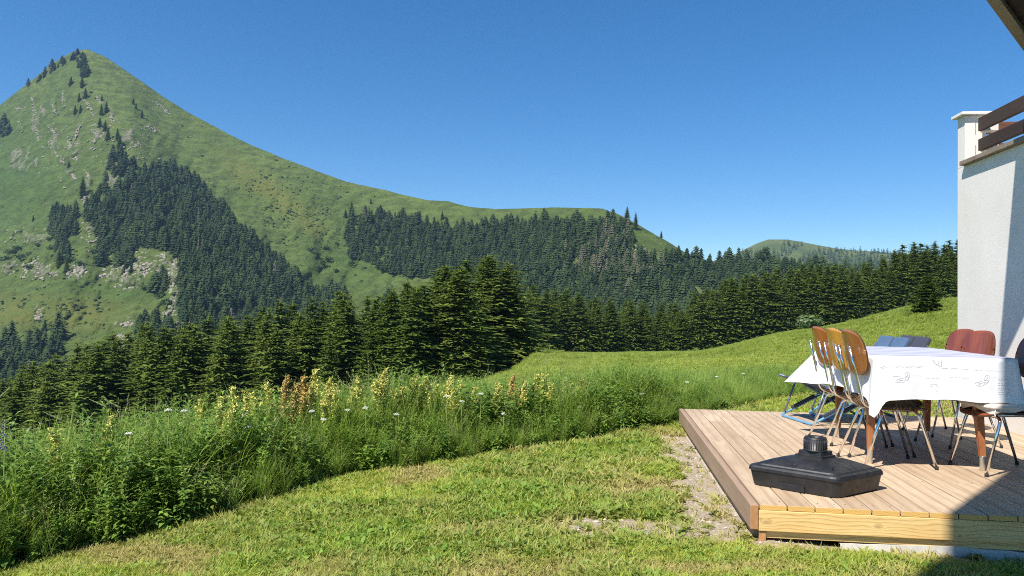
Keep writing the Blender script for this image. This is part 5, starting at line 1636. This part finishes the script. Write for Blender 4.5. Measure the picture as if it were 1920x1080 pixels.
# ------------------------------------------------------------------ folding loungers
BLUE_T = plain("light_blue_tube", (.16, .36, .58), .35, .2)
GREY_T = plain("grey_blue_tube", (.16, .18, .24), .35, .3)
SLING = plain("blue_grey_sling", (.085, .115, .20), .7, var=.15, vs=40)
SLING2 = plain("dark_grey_sling", (.05, .055, .08), .75, var=.15, vs=40)
BLUEPAD = plain("blue_head_pad", (.075, .125, .21), .6, var=.12)
def lounger(label, loc, rz, sl, pad, W=.50, top=1.34, scale=1.0):
    c = tag(empty("folding_lounger", loc, rz), label, "lounger")
    c.scale = (.80 * scale, scale, scale * .97)
    prof = [(-.02, .42), (.30, .335), (.62, .235), (.80, .25), (1.00, .44), (1.22, .74)]
    # profile runs from the raised foot end down to the hips and up the back
    for a, b, nm, m in ((0, 3, "leg_sling", sl), (3, 5, "back_sling", sl)):
        mb = MB(); P_ = prof[a:b + 1]
        loops = [[(x, -W / 2 + .02, z), (x, W / 2 - .02, z), (x, W / 2 - .02, z - .008), (x, -W / 2 + .02, z - .008)] for x, z in P_]
        mb.loft(loops); mb.build(nm, m, c)
    for sy in (-1, 1):
        mb = MB(); mb.tube(bend([(x, sy * W / 2, z) for x, z in prof[:4]], .05), .013, 8); mb.build("side_rail", GREY_T, c)
        mb = MB(); mb.tube([(x, sy * W / 2, z) for x, z in prof[3:]], .013, 8); mb.build("back_rail", GREY_T, c)
    # head pads: two soft flaps
    ang = math.atan2(.30, .22)
    for k, (px_, dz) in enumerate(((-.115, 0), (.115, .004))):
        mb = MB(); mb.box(-.035, .02, -.105, .105, -.09, .09, .018)
        mb.build("head_pad", pad, c, loc=(1.215, px_, .735 + dz), rot=(0, .62, 0))
    # crossed U frames
    mb = MB(); mb.tube(bend([(.62, -W / 2 - .02, .26), (.02, -W / 2 - .02, .013), (.02, W / 2 + .02, .013), (.62, W / 2 + .02, .26)], .05), .0125, 8); mb.build("front_frame", BLUE_T, c)
    mb = MB(); mb.tube(bend([(.30, -W / 2 + .03, .32), (.98, -W / 2 + .03, .013), (.98, W / 2 - .03, .013), (.30, W / 2 - .03, .32)], .05), .0125, 8); mb.build("rear_frame", GREY_T, c)
    for sy in (-1, 1):
        mb = MB(); mb.box(-.16, .16, -.012, .012, -.018, .018, .006)
        mb.build("armrest", SLING2, c, loc=(.30, sy * (W / 2 + .02), .145), rot=(0, -math.atan2(.247, .60), 0))
        mb = MB(); mb.tube([(.20, sy * W / 2, .37), (.06, sy * (W / 2 + .01), .05)], .010, 8); mb.build("strut", GREY_T, c)
    return c
lounger("blue folding lounger with blue head pads behind the table", (2.66, 7.02, 0), math.radians(6), SLING, BLUEPAD, W=.56)
lounger("dark grey folding lounger with grey head pads behind the blue one", (3.0, 7.30, 0), math.radians(5), SLING2, SLING2, W=.42)

# pebbles in the bare strip, larger stones first
def pebbles():
    V = []; T = []; r = random.Random(9)
    n = 0
    while n < 900:
        X = r.uniform(.1, 2.2); Y = r.uniform(3.7, 8.0)
        if float(dirt_mask(X, Y)) < .55: continue
        s = r.uniform(.004, .012) * (1.8 if r.random() < .05 else 1); z = float(ground_z(X, Y)) + .006
        i = len(V); a = r.uniform(0, 6.28)
        for k in range(5):
            q = a + k * 1.257; V.append((X + s * math.cos(q) * r.uniform(.7, 1.2), Y + s * math.sin(q) * r.uniform(.7, 1.2), z))
        V.append((X, Y, z + s * r.uniform(.5, .9)))
        for k in range(5): T.append((i + k, i + (k + 1) % 5, i + 5))
        n += 1
    me = mesh_np("pebbles", np.array(V), np.array(T)); tag(obj("pebbles", me, plain("pale_pebble", (.45, .39, .31), .9, var=.35, vs=25)), "small pale pebbles in the bare strip beside the deck", kind='stuff')
pebbles()

# ------------------------------------------------------------------ air
hz = MB(); hz.box(-3200, 4200, -60, 4600, -152, 690)
t = bpy.data.materials.new("haze"); t.use_nodes = True; t.node_tree.nodes.remove(t.node_tree.nodes["Principled BSDF"])
pv = t.node_tree.nodes.new("ShaderNodeVolumePrincipled")
pv.inputs["Color"].default_value = (.50, .74, 1.0, 1); pv.inputs["Density"].default_value = .00006; pv.inputs["Anisotropy"].default_value = 0.2
t.node_tree.links.new(pv.outputs[0], t.node_tree.nodes["Material Output"].inputs["Volume"])
tag(hz.build("haze", t), "thin blue mountain haze over the valley", kind='stuff')
